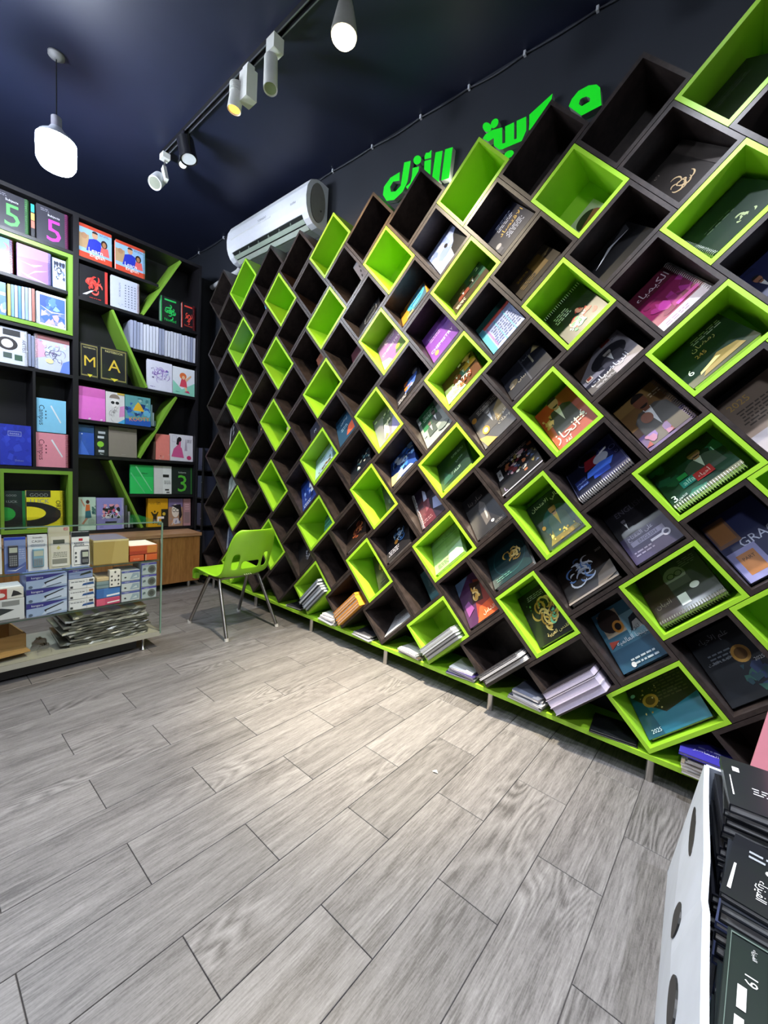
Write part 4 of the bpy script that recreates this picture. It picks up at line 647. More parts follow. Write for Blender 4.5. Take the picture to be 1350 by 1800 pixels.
K('plain taupe hardback notebook', -3.09, -2.15, 5.00, 6.10, '#8f8478', [('R', 0, .8, 1, 1, '#7c7268'), ('R', .4, .9, .66, .92, '#55504a'), ('R', .44, .08, .58, .09, '#b0a69a')], t=.2)
K('coral pink plain notebook', -1.48, -.94, 5.00, 6.02, '#fa8e82', [('S', 0, 0, 1, .25, ['#f0a89c'], 5, .08, 3), ('E', .35, .15, .04, .02, '#a03a34')], wrap=True)
K('brown thin folder squeezed beside the coral notebook', -1.56, -1.49, 5.00, 5.7, '#5a443c', t=.7, lean=0)
K('white notebook with a girl in a pink gown by a tower', -.93, .0, 5.00, 6.08, '#e6e0e6', [('P', '#d85a90', (.05, .15), (.6, .12), (.5, .5), (.32, .6), (.15, .45)), ('P', '#d8608c', (.3, .5), (.45, .5), (.46, .75), (.32, .74)), ('E', .4, .82, .09, .09, '#20161a'), ('P', '#20161a', (.3, .85), (.42, .85), (.36, .6), (.26, .62)), ('P', '#b8a8b8', (.62, .4), (.74, .4), (.69, .85), (.67, .85)), ('E', .82, .14, .1, .08, '#d03a70'), ('L', .72, .72, .95, .85, 3, '#8a8090', 3), ('B', .08, .7, .28, .95, .012, '#c0b8c4')])
K('bright green wrapped notebook', -2.36, -1.53, 3.64, 4.75, '#34d46a', [('R', 0, .6, 1, 1, '#2cc060'), ('P', '#8ae0a4', (.2, .95), (.9, .1), (.93, .12), (.25, .97)), ('P', '#6fd490', (.0, .7), (.6, .02), (.64, .02), (.03, .74)), ('T', 'Milano', .6, .72, .3, .05, '#0f3a20')], wrap=True)
K('white notebook with black label strip and sketches', -1.52, -.84, 3.64, 4.76, '#dcdad6', [('R', .5, 0, 1, 1, '#e8e8e4'), ('R', .5, .6, .85, .7, '#20201f'), ('L', .55, .36, .95, .5, 4, '#5a5a58', 5), ('R', .62, .12, .85, .18, '#3a3a38'), ('R', .7, .03, .88, .08, '#5a5a58')])
K('black notebook with a big green 3', -.83, .0, 3.64, 4.75, '#26302a', [('T', '3', .5, .4, .66, .62, '#5cc23a'), ('T', 'Subjects', .5, .8, .5, .08, '#c8d4c8'), ('R', .92, 0, 1, 1, '#2f6a30')], wrap=True)
K('mint notebook with a leaping dancer in orange', -4.03, -3.47, 2.31, 3.50, '#c2dcc8', [('P', '#d8703a', (.42, .58), (.68, .6), (.66, .78), (.45, .78)), ('E', .55, .86, .1, .06, '#4a1f1a'), ('P', '#c89070', (.4, .76), (.2, .95), (.16, .92), (.36, .7)), ('P', '#2f6a78', (.4, .36), (.75, .38), (.7, .6), (.42, .58)), ('P', '#c89070', (.45, .38), (.2, .2), (.3, .18), (.55, .36)), ('S', .75, .3, .98, .75, ['#2f5a5c', '#4a7a70'], 6, .08, 2), ('E', .75, .25, .2, .1, '#a8c0ac')])
K('lavender notebook with black graffiti lettering', -3.45, -2.56, 2.31, 3.48, '#9490d0', [('S', .2, .35, .85, .8, ['#1c1a22', '#d85a78', '#2a2832', '#e8a0b0', '#f0f0f4'], 36, .1, 17), ('T', 'STYLA', .52, .42, .7, .14, '#f4f4f8', 4), ('R', .3, .2, .72, .25, '#26222c'), ('L', .08, .08, .25, .11, 1, '#5a589a', 2)], spiral='right')
for i in range(3):
    K(nth('thin white edged notebook leaning by the lavender one', i, 'left'), -2.53 + i * .1, -2.45 + i * .1, 2.31, 3.2 - .24 * i, ['#4a4c50', '#8a8c90', '#3a3c40'][i], t=.7, group='thin notebooks by the lavender one')
K('yellow notebook with a muscular silhouette and word in', -1.72, -.96, 2.31, 3.46, '#e0a418', [('T', 'in', .52, .84, .26, .12, '#1c1a16'), ('L', .1, .8, .35, .86, 1, '#a87c14', 3), ('R', .66, 0, 1, .62, '#26221c'), ('E', .8, .45, .08, .06, '#d8b83a'), ('P', '#2a2418', (.22, .12), (.3, .12), (.33, .28), (.36, .12), (.44, .12), (.42, .36), (.52, .52), (.48, .54), (.4, .46), (.28, .46), (.18, .54), (.14, .52), (.25, .36)), ('E', .33, .54, .04, .035, '#2a2418'), ('R', .5, .28, .8, .36, '#f2e6e0'), ('R', .46, .12, .54, .36, '#f2e6e0')], t=.2)
K('notebook with ink portrait of a woman in glasses', -.94, -.36, 2.31, 3.45, '#b08a70', [('R', 0, .7, 1, 1, '#7a6a94'), ('E', .48, .56, .26, .24, '#e8dcd0'), ('P', '#1f1a20', (.15, .75), (.85, .8), (.95, .4), (.75, .15), (.72, .6), (.3, .72)), ('O', .38, .58, .12, .07, .02, '#2a2426'), ('O', .62, .58, .12, .07, .02, '#2a2426'), ('P', '#cfc8d0', (.2, .05), (.8, .1), (.65, .3), (.35, .28)), ('S', .1, .05, .9, .3, ['#d8a880', '#8a90b0'], 8, .08, 3)])
K('dusty pink notebook at the right end of lowest row', -.34, -.03, 2.31, 3.45, '#b0848a', [('R', .1, .1, .9, .5, '#8f7478'), ('L', .2, .6, .8, .85, 3, '#d8b0b4', 2)])

# ---- low oak cabinet under the bookcase
cb = thing('oak_cabinet', 'long low oak cabinet under the black bookcase', 'cabinet', (-17.0, -4.0, 0))
MB().box(-1.1, 1.22, -4, 3.82, 2.08, 2.2, M_OAKTOP).build('top_board', cb)
MB().box(-1.1, 1.14, -4, 3.78, .25, 2.08, M_OAK).build('body', cb)
DM = MB().box(1.14, 1.19, 0, 1.52, .27, 2.05, M_OAK).mesh('door')
for i in range(5):
    o = link('door', DM, cb); o.location.y = (2.24 - 1.54 * i) * S
LG2 = MB().cyl((0, 0, 0), (0, 0, .25), .07, n=14, m=M_CHROME).mesh('leg')
for y in (3.45, .6, -2.4):
    for x in (.95, -.8):
        o = link('leg', LG2, cb); o.location = (x * S, y * S, 0)

# ---- dark metal rack in the corner
mr = thing('metal_rack', 'slim black perforated metal rack in the corner by the bookcase', 'rack', (-16.3, .06, 0))
for x, y in ((0, 0), (-.55, 0), (0, .62), (-.55, .62)):
    m = MB(); m.box(x - .05, x + .05, y - .008, y + .008, 0, 5.6, M_BLACK); m.box(x - .008, x + .008, y - .05, y + .05, 0, 5.6, M_BLACK)
    m.build('upright', mr)
for i in range(4):
    MB().box(-.54, -.01, .01, .61, 1.2 + 1.15 * i, 1.25 + 1.15 * i, M_BLACK).build('rack_shelf', mr)
    MB().box(-.5, -.06, .03, .59, 1.25 + 1.15 * i, 2.15 + 1.15 * i, mat('#35384a', .5, bump=.2, scale=200)).build('filler_panel', mr, 'blue grey panel')
for z in (1.9, 2.7, 3.4, 4.2, 4.9):
    MB().cyl((.0, -.058, z), (.0, -.05, z), .02, n=8, m=M_CHROME).build('bolt', mr)

# ================================================================== GLASS DISPLAY CASE
CX0, CX1, CY0, CY1 = -12.5, -10.75, -8.3, -3.72
dc = thing('glass_display_case', 'low glass display case of stationery in front of the oak cabinet', 'display case', (-11.6, -6.0, 0))
def cpart(name, x0, x1, y0, y1, z0, z1, m, label=None):
    return MB().box(x0 + 11.6, x1 + 11.6, y0 + 6, y1 + 6, z0, z1, m).build(name, dc, label)
cpart('base', CX0, CX1, CY0, CY1, .34, .46, mat('#a9a89c', .35, var=.08, coat=.3), 'pale grey base board')
cpart('plinth', CX0 + .15, CX1 - .25, CY0 + .1, CY1 - .5, .06, .34, M_BLACK)
cpart('front_glass', CX1 - .03, CX1, CY0, CY1, .46, 3.36, M_GLASS)
cpart('side_glass', CX0, CX1 - .03, CY1 - .03, CY1, .46, 3.36, M_GLASS)
cpart('top_glass', CX0, CX1, CY0, CY1, 3.36, 3.39, M_GLASS)
cpart('glass_shelf', CX0 + .05, CX1 - .05, CY0, CY1 - .05, 2.36, 2.385, M_GLASS)
cpart('glass_shelf', CX0 + .05, CX1 - .05, CY0, CY1 - .05, 1.355, 1.38, M_GLASS)
cpart('edge_strip', CX1 - .032, CX1 + .004, CY1 - .032, CY1 + .004, .40, 3.36, M_GLASSEDGE)
cpart('edge_strip', CX1 - .008, CX1 + .004, CY0, CY1 - .03, 3.365, 3.395, M_GLASSEDGE)
for z in (2.36, 1.355): cpart('shelf_edge', CX1 - .05, CX1 - .045, CY0, CY1 - .05, z, z + .025, mat('#3f5248', .3))
for y in (-4.1, -7.9): MB().lathe([(.07, 0), (.07, .03), (.03, .05), (.03, .34)], (CX1 - .16 + 11.6, y + 6, 0), 12, M_CHROME).build('foot', dc)
cpart('corner_clip', CX1 - .08, CX1 - .03, CY1 - .1, CY1 - .03, 3.3, 3.36, M_CHROME)

def pack(label, y0, y1, z0, z1, base, art=(), depth=.5, x=-10.86, name='product_box', cat='box', top=None, group=None, lid=None):
    """carton standing in the case, printed face towards +X"""
    o = thing(name, label, cat, (x, y0, z0), AX, group); w = y1 - y0 - .012; h = z1 - z0 - .006
    b = MB().box(0, w, 0, depth, 0, h, mat(base, .45, var=.05, coat=.15)).build('carton', o); bevel(b, .006, 1)
    if top: MB().box(.01, w - .01, .01, depth - .01, h, h + .004, mat(top, .5)).build('lid', o)
    if art:
        ab = MB(); Art(ab, w, h, lambda u, v, k: (u, -.0014 * k - .001, v)).run(art); ab.build('print', o)
    return o
S1, S2 = 2.388, 1.383
def blister(label, y0, y1, z1, base, art, calc, x=-10.9):
    o = thing('calculator_pack', label, 'calculator', (x, y0, S1), Matrix.Rotation(R(-5), 3, 'Y') @ AX); w = y1 - y0 - .015; h = z1 - S1
    MB().box(0, w, .02, .1, .01, h, mat(base, .45, var=.05)).build('card', o)
    ab = MB(); Art(ab, w, h, lambda u, v, k: (u, .018 - .0012 * k, v)).run(art); ab.build('print', o)
    if calc:
        c0, u0, v0, u1, v1 = calc; m = MB(); m.box(u0 * w, u1 * w, -.03, .018, v0 * h, v1 * h, mat(c0, .4)); bevel(m.build('calculator_body', o), .015)
        MB().box((u0 + .05) * w, (u1 - .05) * w, -.034, -.03, (v1 - .2) * h, (v1 - .06) * h, mat('#b9c0b4', .3)).build('screen', o)
        kb = MB()
        for i in range(4):
            for j in range(5):
                du = (u1 - u0 - .1) / 4; dv = (v1 - v0 - .3) / 5
                kb.box((u0 + .05 + i * du) * w, (u0 + .05 + i * du + du * .75) * w, -.038, -.03, (v0 + .04 + j * dv) * h, (v0 + .04 + j * dv + dv * .7) * h, mat('#8a8d92', .5))
        kb.build('keypad', o)
    return o
blister('white blister pack at the very left of the case', -7.2, -6.82, 3.22, '#e6e8ee', [('L', .2, .2, .8, .5, 4, '#5a6a8a', 2)], None)
blister('blue blister pack with a dark calculator', -6.79, -6.43, 3.15, '#6a80c0', [('R', 0, 0, 1, 1, '#7f92c8'), ('R', 0, .93, 1, 1, '#2846c8'), ('W', '#5566a8', .25, .05, .0), ('P', '#e8ecf6', (.05, .09), (.5, .06), (.95, .2), (.5, .085)), ('L', .65, .4, .95, .7, 5, '#b0bce0', 3)], ('#3a3a44', .15, .18, .62, .78))
blister('white Casio pack with a pale blue calculator', -6.41, -6.06, 3.18, '#dfe3ec', [('T', 'CASIO', .5, .82, .6, .09, '#2a2e36'), ('T', 'Scientific', .5, .93, .5, .05, '#3a4048'), ('L', .1, .68, .9, .76, 3, '#8a94a4', 2)], ('#7fa6bc', .22, .12, .8, .62))
blister('clear pack with a gold and grey desk calculator', -6.05, -5.65, 3.33, '#c9c6b4', [('R', .72, .92, .92, .98, '#a82a34'), ('T', 'deli', .82, .95, .16, .04, '#fff'), ('R', .1, .06, .95, .78, '#d8d6cc'), ('R', .2, .6, .75, .7, '#4a5048'), ('P', '#c8c070', (.35, .5), (.45, .56), (.55, .5), (.45, .46)), ('L', .15, .28, .85, .42, 4, '#7a7c70', 4), ('R', .15, .1, .85, .24, '#8a8c84'), ('R', .15, .06, .85, .12, '#e0e0da')], None)
blister('white and black pack with a small charcoal calculator', -5.63, -5.27, 3.20, '#eceef2', [('R', 0, .86, 1, 1, '#20262e'), ('R', .4, .74, .62, .81, '#c2283a'), ('L', .1, .62, .7, .72, 2, '#3a3e46', 2), ('B', .1, .06, .95, .6, .012, '#2a2e36'), ('E', .22, .4, .06, .035, '#5a5e66'), ('E', .22, .28, .06, .035, '#5a5e66'), ('E', .22, .17, .06, .035, '#5a5e66')], ('#3a3c44', .5, .08, .93, .48))
pack('plain tan cardboard box on the top glass shelf', -5.23, -4.47, S1, 2.99, '#b09a58', [('R', 0, .93, 1, 1, '#d8cc9a'), ('P', '#bca766', (.5, 0), (1, 0), (1, .93), (.6, .93))], .9, top='#6f6a78', name='cardboard_box')
pack('flat orange box with a white patterned lid', -4.46, -3.79, 2.56, 2.79, '#c2542c', [('R', 0, 0, 1, .4, '#a83c24'), ('R', .62, .1, .98, .95, '#c8803a')], .8, top='#e6dccb', name='game_box')
pack('small orange box under the patterned one, left', -4.45, -4.11, S1, 2.55, '#cc5a30', [('L', .2, .3, .7, .6, 1, '#e8a078', 2)], .6)
pack('small orange box under the patterned one, right', -4.09, -3.79, S1, 2.55, '#d0602f', [('R', 0, 0, .06, 1, '#e8b08a')], .6)
kang = lambda r: [('R', 0, 0, 1, 1, '#9fb4d8'), ('P', '#2f2c84', (0, .62), (.4, .66), (1, 1), (0, 1)), ('P', '#c2d0e8', (.35, .05), (1, .15), (1, .88), (.55, .6)), ('T', 'kangaro', .26, .8, .34, .2, '#dfe6f4'), ('P', '#1f2430', (.42, .42), (.9, .84), (.92, .78), (.48, .36), (.46, .24)), ('P', '#4a5a70', (.46, .1), (.85, .3), (.86, .24), (.5, .06)), ('E', .1, .16, .05, .1, '#55647e')]
for i in range(3): pack(['lowest', 'middle', 'topmost'][i] + ' long blue Kangaro stapler box on the middle shelf', -6.46, -5.73, S2 + .31 * i, S2 + .305 + .31 * i, '#7f92c4', kang(i), .7)
pack('large white box with a black stapler picture', -7.3, -6.48, S2, 1.86, '#d6d8dc', [('P', '#2a3034', (0, .1), (.35, .2), (.8, .5), (.55, .62), (.2, .7), (0, .85)), ('P', '#c2cac4', (0, .3), (.3, .36), (.1, .55)), ('R', .55, .7, .9, .92, '#8a8c8c'), ('R', .5, .04, .9, .1, '#7a7c7c')], .7)
pack('red and white stapler box lying on the large white box', -7.1, -6.49, 1.865, 2.09, '#e0ded8', [('R', 0, 0, .55, 1, '#b83a34'), ('E', .38, .4, .12, .22, '#e8e0dc'), ('P', '#26282a', (.66, .2), (.96, .3), (.85, .62), (.72, .8)), ('T', 'deli', .3, .8, .2, .2, '#f4e8e4')], .6)
pack('single dark Kangaro box above the white stapler boxes', -5.71, -5.23, 2.12, 2.345, '#8a9cc4', [('P', '#3a328c', (0, .7), (1, .85), (1, 1), (0, 1)), ('T', 'kangaro', .3, .85, .4, .16, '#dfe6f4'), ('P', '#26342c', (.45, .3), (.95, .5), (.9, .72), (.5, .5))], .6)
for i in range(3):
    pack(['lowest', 'middle', 'top'][i] + ' white box with a blue stapler picture', -5.71, -5.19, S2 + .245 * i, S2 + .24 + .245 * i, '#e4e6ea', [('P', '#1f4f8f', (.5, .3), (.98, .35), (.95, .6), (.7, .55), (.55, .5)), ('L', .06, .7, .6, .85, 1, '#4a5058', 3 + i), ('R', .06, .12, .16, .34, '#3a3e44'), ('R', .78, .68, .94, .9, '#a8703a' if i == 1 else '#5a5450'), ('B', .02, .05, .7, .92, .012, '#8a9098')], .6)
pack('flat pink stapler pack at the shelf bottom', -5.16, -4.65, S2, 1.56, '#c8486e', [('P', '#f2eef2', (.45, .2), (.98, .32), (.98, .5), (.45, .38)), ('R', .0, .0, .35, 1, '#d85a7a')], .6)
pack('flat blue stapler pack on the pink one', -5.16, -4.65, 1.565, 1.80, '#3f7ac2', [('P', '#eef2f6', (.42, .1), (.98, .2), (.98, .38), (.42, .28)), ('R', 0, 0, .3, 1, '#3168b0')], .6)
pack('grey teal pack on the blue stapler pack', -5.16, -4.72, 1.805, 1.98, '#7f969a', [('R', 0, .4, 1, .6, '#5f7a80')], .6)
pack('cream flat box on the grey teal pack', -5.16, -4.75, 1.985, 2.08, '#cdb890', [], .6)
pack('white carton printed with small black tool icons', -4.9, -4.65, 1.815, 2.24, '#e6e4de', [('E', .2 + .3 * i, .16 + .24 * j, .09, .06, '#3a3a3c', 6) for i in range(3) for j in range(4) if (i + j) % 2 == 0 or j == 1], .15, x=-10.83)
punch = [('R', 0, .8, 1, 1, '#4a58a0'), ('T', 'kangaro', .3, .9, .4, .12, '#e8ecf6'), ('P', '#8fa4b4', (.45, .15), (.95, .2), (.95, .7), (.6, .72)), ('P', '#c8d4d8', (.55, .25), (.85, .3), (.8, .5)), ('E', .2, .35, .06, .07, '#2a3034')]
for i in range(3): pack(['bottom', 'middle', 'upper'][i] + ' pale blue hole punch box', -4.63, -4.20, S2 + .265 * i, S2 + .26 + .265 * i, '#c2ccd0', punch, .6)
pun2 = [('R', 0, .84, 1, 1, '#4a48a0'), ('R', 0, 0, .04, 1, '#3a40a0'), ('E', .68, .42, .26, .34, '#5a625e'), ('E', .68, .42, .16, .2, '#3a423e'), ('P', '#5a6a70', (.1, .35), (.3, .45), (.25, .6), (.12, .55)), ('T', 'kangaro', .35, .9, .5, .1, '#e0e4f2')]
for i in range(3): pack(['bottom', 'middle', 'upper'][i] + ' violet banded heavy punch box at case end', -4.18, -3.80, S2 + .315 * i, S2 + .31 + .315 * i, '#a9b8bc', pun2, .6)
# grey folders in plastic at the bottom
rd = random.Random(12); z = .462
for i in range(11):
    t = rd.uniform(.045, .07); y0 = -5.72 + rd.uniform(-.15, .2); y1 = -3.95 + rd.uniform(-.12, .05)
    o = thing('plastic_folder', nth('grey plastic wrapped folder in the pile on the case base', i), 'folder', (-11.7, (y0 + y1) / 2, z), rz(rd.uniform(-3, 3)), 'wrapped folders in the case')
    w = (y1 - y0) / 2; n = 14; vs = []; c = ['#77786c', '#5a5c52', '#8a8a80', '#6b6a5e', '#4a4c46'][i % 5]
    for zz in (0, 1):
        for j in range(n + 1):
            yy = -w + 2 * w * j / n; lift = .012 * math.sin(j * 1.9 + i) * (1 if zz else .3)
            vs += [(-.6, yy, zz * t * .85 + lift * .3 + .004), (.78 + rd.uniform(-.03, .03), yy, zz * t * .85 + lift + .006)]
    fs = []; m = 2 * (n + 1)
    for j in range(n):
        a = 2 * j; fs += [(a, a + 1, a + 3, a + 2), (m + a, m + a + 2, m + a + 3, m + a + 1), (a + 1, m + a + 1, m + a + 3, a + 3), (a, a + 2, m + a + 2, m + a)]
    fs += [(0, m, m + 1, 1), (2 * n, 2 * n + 1, m + 2 * n + 1, m + 2 * n)]
    MB().add(vs, fs, mat(c, .28, var=.35, scale=25, coat=.6, bump=.6)).build('sleeve', o, fix=True)
    MB().box(-.55, .70, -w + .05, w - .05, t * .3, t * .55, mat('#cfcec4', .5)).build('paper_insert', o)
    z += t + .012
o = thing('cardboard_box', 'open brown cardboard box at the case bottom left', 'box', (-11.8, -6.95, .462), rz(8))
for a, b, c, d, e, f in ((-.5, .5, -.5, .5, 0, .03), (-.5, -.47, -.5, .5, .03, .42), (.47, .5, -.5, .5, .03, .42), (-.47, .47, -.5, -.47, .03, .42), (-.47, .47, .47, .5, .03, .42)):
    MB().box(a, b, c, d, e, f, mat('#a07a45', .7, var=.1)).build('panel', o)
MB().box(.5, .9, -.45, .45, .12, .15, mat('#b08a52', .7), Matrix.Rotation(R(0), 4, 'X')).build('flap', o)
for i in range(2):
    o = thing('plastic_bag', ['crumpled clear plastic bag at the case front beside the brown box', 'crumpled clear plastic bag deeper in the case behind the other bag'][i], 'bag', (-11.0 - .45 * i, -6.13, .462), rz(30 * i), 'clear bags in the case')
    mb = MB(); n, m = 12, 7; rd2 = random.Random(i + 3); vs = []
    for a in range(m):
        th = math.pi / 2 * a / (m - 1)
        for b in range(n):
            ph = 2 * math.pi * b / n; q = .14 * (1 + rd2.uniform(-.22, .22)); vs.append((q * 1.2 * math.cos(th) * math.cos(ph), q * math.cos(th) * math.sin(ph), max(.003, q * 1.5 * math.sin(th))))
    fs = [(a * n + b, a * n + (b + 1) % n, (a + 1) * n + (b + 1) % n, (a + 1) * n + b) for a in range(m - 1) for b in range(n)]
    mb.add(vs, fs, M_FILM).build('film', o)

# ================================================================== GREEN SHELL CHAIR
ch = thing('school_chair', 'lime green plastic shell chair with bare metal legs', 'chair', (-11.06, -1.43, 0), rz(183))
# local: +x is the front of the seat, y across
prof = [(1.02, 1.50), (1.0, 1.66), (.93, 1.735), (.75, 1.75), (.45, 1.72), (.1, 1.68), (-.25, 1.665), (-.48, 1.69), (-.62, 1.78), (-.71, 1.96), (-.79, 2.18), (-.87, 2.41), (-.96, 2.65), (-1.06, 2.9), (-1.13, 3.08), (-1.17, 3.17)]
half = [.80, .84, .86, .87, .87, .86, .84, .82, .80, .79, .79, .79, .78, .74, .66, .52]
n = 16; bm = bmesh.new(); g = []
for i, (x, z) in enumerate(prof):
    row = []
    for j in range(n + 1):
        t = -1 + 2 * j / n; y = t * half[i]; cup = abs(t) ** 3
        dx = 0; dz = 0
        if i <= 1: dz = -.12 * cup if i == 0 else -.02 * cup
        elif i <= 6: dz = .07 * cup * (1 if i > 2 else .2) - .05 * max(0, abs(t) - .88) * 8 * .3
        elif i <= 9: dx = .12 * cup; dz = .06 * cup
        else: dx = .16 * cup
        row.append(bm.verts.new((( x + dx) * S, y * S, (z + dz) * S)))
    g.append(row)
holes = {(10, 2), (10, 3), (10, 12), (10, 13), (9, 2), (9, 3), (9, 12), (9, 13), (9, 6), (9, 7), (9, 8), (9, 9), (9, 5), (9, 10)}
for i in range(len(prof) - 1):
    for j in range(n):
        if (i, j) not in holes: bm.faces.new((g[i][j], g[i][j + 1], g[i + 1][j + 1], g[i + 1][j]))
me = bpy.data.meshes.new('seat_shell'); bmesh.ops.recalc_face_normals(bm, faces=bm.faces); bm.to_mesh(me); bm.free(); me.materials.append(M_CHAIR)
for p_ in me.polygons: p_.use_smooth = True
sh = link('seat_shell', me, ch)
md = sh.modifiers.new('thick', 'SOLIDIFY'); md.thickness = .05 * S; md.offset = 0
md = sh.modifiers.new('smooth', 'SUBSURF'); md.levels = 2; md.render_levels = 2
for sy, yy in ((-1, -.86), (1, .88)):
    for x0, x1 in ((.28, 1.03), (-.22, -1.02)):
        m = MB(); m.tube([(x0, sy * .66, 1.62), (x0 + (x1 - x0) * .12, sy * .70, 1.42), (x1, sy * .87, .03)], .052, 12, M_LEG)
        o = m.build('leg', ch); MB().cyl((x1, sy * .87, 0), (x1 - .02 * (1 if x1 > 0 else -1), sy * .868, .09), .058, n=12, m=mat('#cfcdc6', .5)).build('foot_cap', o)
    MB().tube([(.28, sy * .66, 1.6), (-.22, sy * .66, 1.6)], .05, 10, M_LEG).build('side_rail', ch)
MB().tube([(-.2, -.66, 1.6), (-.2, .66, 1.6)], .04, 10, M_LEG).build('cross_rail', ch)
for sy in (-1, 1):
    MB().box(.9, 1.06, sy * .72 - .07, sy * .72 + .07, 1.42, 1.6, M_CHAIR).build('corner_boss', ch)
for i in range(4): MB().cyl((-.62, -.1 + .07 * i, 1.76), (-.68, -.1 + .07 * i, 1.75), .014, n=8, m=mat('#c8d8a8', .5)).build('rivet', ch)

# ================================================================== AIR CONDITIONER
ac = thing('air_conditioner', 'white split air conditioner high on the dark wall', 'air conditioner', (-13.0, .7, 13.3))
ax0, ax1 = -15.35 + 13.0, -10.6 + 13.0
P_ = [(.44, .78), (.20, .82), (-.05, .80), (-.28, .68), (-.40, .45), (-.44, .15), (-.42, -.12), (-.36, -.30)]          # front shell (y, z)
P2 = [(-.36, -.30), (-.28, -.44), (-.14, -.55), (.05, -.60), (.44, -.60)]                                              # underside
fnx = lambda u, v, h: (h, u, v)
MB().prism(P_ + [(.44, -.30)], ax0, ax1, fnx, M_WHITE).build('front_shell', ac, fix=True)
low = MB(); low.prism(P2 + [(.44, -.30)], ax0, ax0 + .28, fnx, M_WHITE); low.prism(P2 + [(.44, -.30)], ax1 - .28, ax1, fnx, M_WHITE)
low.prism([(-.02, -.30), (.0, -.585), (.05, -.60), (.44, -.60), (.44, -.30)], ax0 + .28, ax1 - .28, fnx, mat('#c9d2c6', .4)); low.build('lower_shell', ac, fix=True)
MB().prism([(-.34, -.302), (-.02, -.57), (-.02, -.302)], ax0 + .28, ax1 - .28, fnx, mat('#1c211e', .6)).build('outlet_recess', ac, fix=True)
def louver(t0, t1, off, c):
    q = lambda t, o: (-.35 + .35 * t - .65 * o, -.31 - .27 * t - .76 * o)
    MB().prism([q(t0, off), q(t1, off), q(t1, off - .03), q(t0, off - .03)], ax0 + .3, ax1 - .3, fnx, mat(c, .4)).build('louver', ac, fix=True)
louver(.26, .56, .05, '#b4c2b2'); louver(.66, 1.0, .03, '#c2ccc0')
for i in range(6): MB().box(ax0 + .7 + .62 * i, ax0 + .73 + .62 * i, -.31, -.24, -.42, -.33, mat('#8d988e', .5)).build('vane', ac)
MB().prism([(.02 + .30 * math.cos(t), .12 + .58 * math.sin(t)) for t in [6.2832 * i / 28 for i in range(28)]], ax1, ax1 + .03, fnx, mat('#8d8a86', .5), mat('#3a3a3c', .5)).build('end_cap', ac, 'grey oval end cap', fix=True)
MB().cyl((ax1 + .03, .14, -.08), (ax1 + .045, .14, -.08), .03, n=10, m=mat('#4a4846', .5)).build('screw_cover', ac)
st = MB(); st.prism([(-.448, .10), (-.444, .145), (-.435, .145), (-.438, .10)], ax0 + .3, ax1 - 1.9, fnx, mat('#f4f6fa', .2)); st.build('trim_line', ac, fix=True)
tb = MB(); vs, fs, tw, th = text_mesh('TORNADO'); kk = .5 / tw
tb.add([(-.0 + x * kk, -.447, .2 + y * kk) for x, y in vs], fs, ink('#3a3e48')); tb.build('maker_lettering', ac)
tb = MB(); vs, fs, tw, th = text_mesh('turbo'); kk = .28 / tw
tb.add([(1.75 + x * kk, -.447, .12 + y * kk) for x, y in vs], fs, ink('#5a5e6a')); tb.build('maker_lettering', ac)
o = MB().tube([(-15.4, .95, 12.85), (-15.7, .98, 12.72), (-16.9, 1.0, 12.66), (-17.9, 1.02, 12.62)], .1, 10, mat('#c9cacc', .6, bump=.3)).build('coolant_pipe')
tag(o, 'white wrapped coolant pipe leaving the air conditioner', 'pipe')

# ================================================================== WALL SIGN (raised green letters)
sg = thing('wall_sign', 'raised bright green Arabic shop sign letters above the bookshelf', 'sign', (-5.3, YB, 12.9))
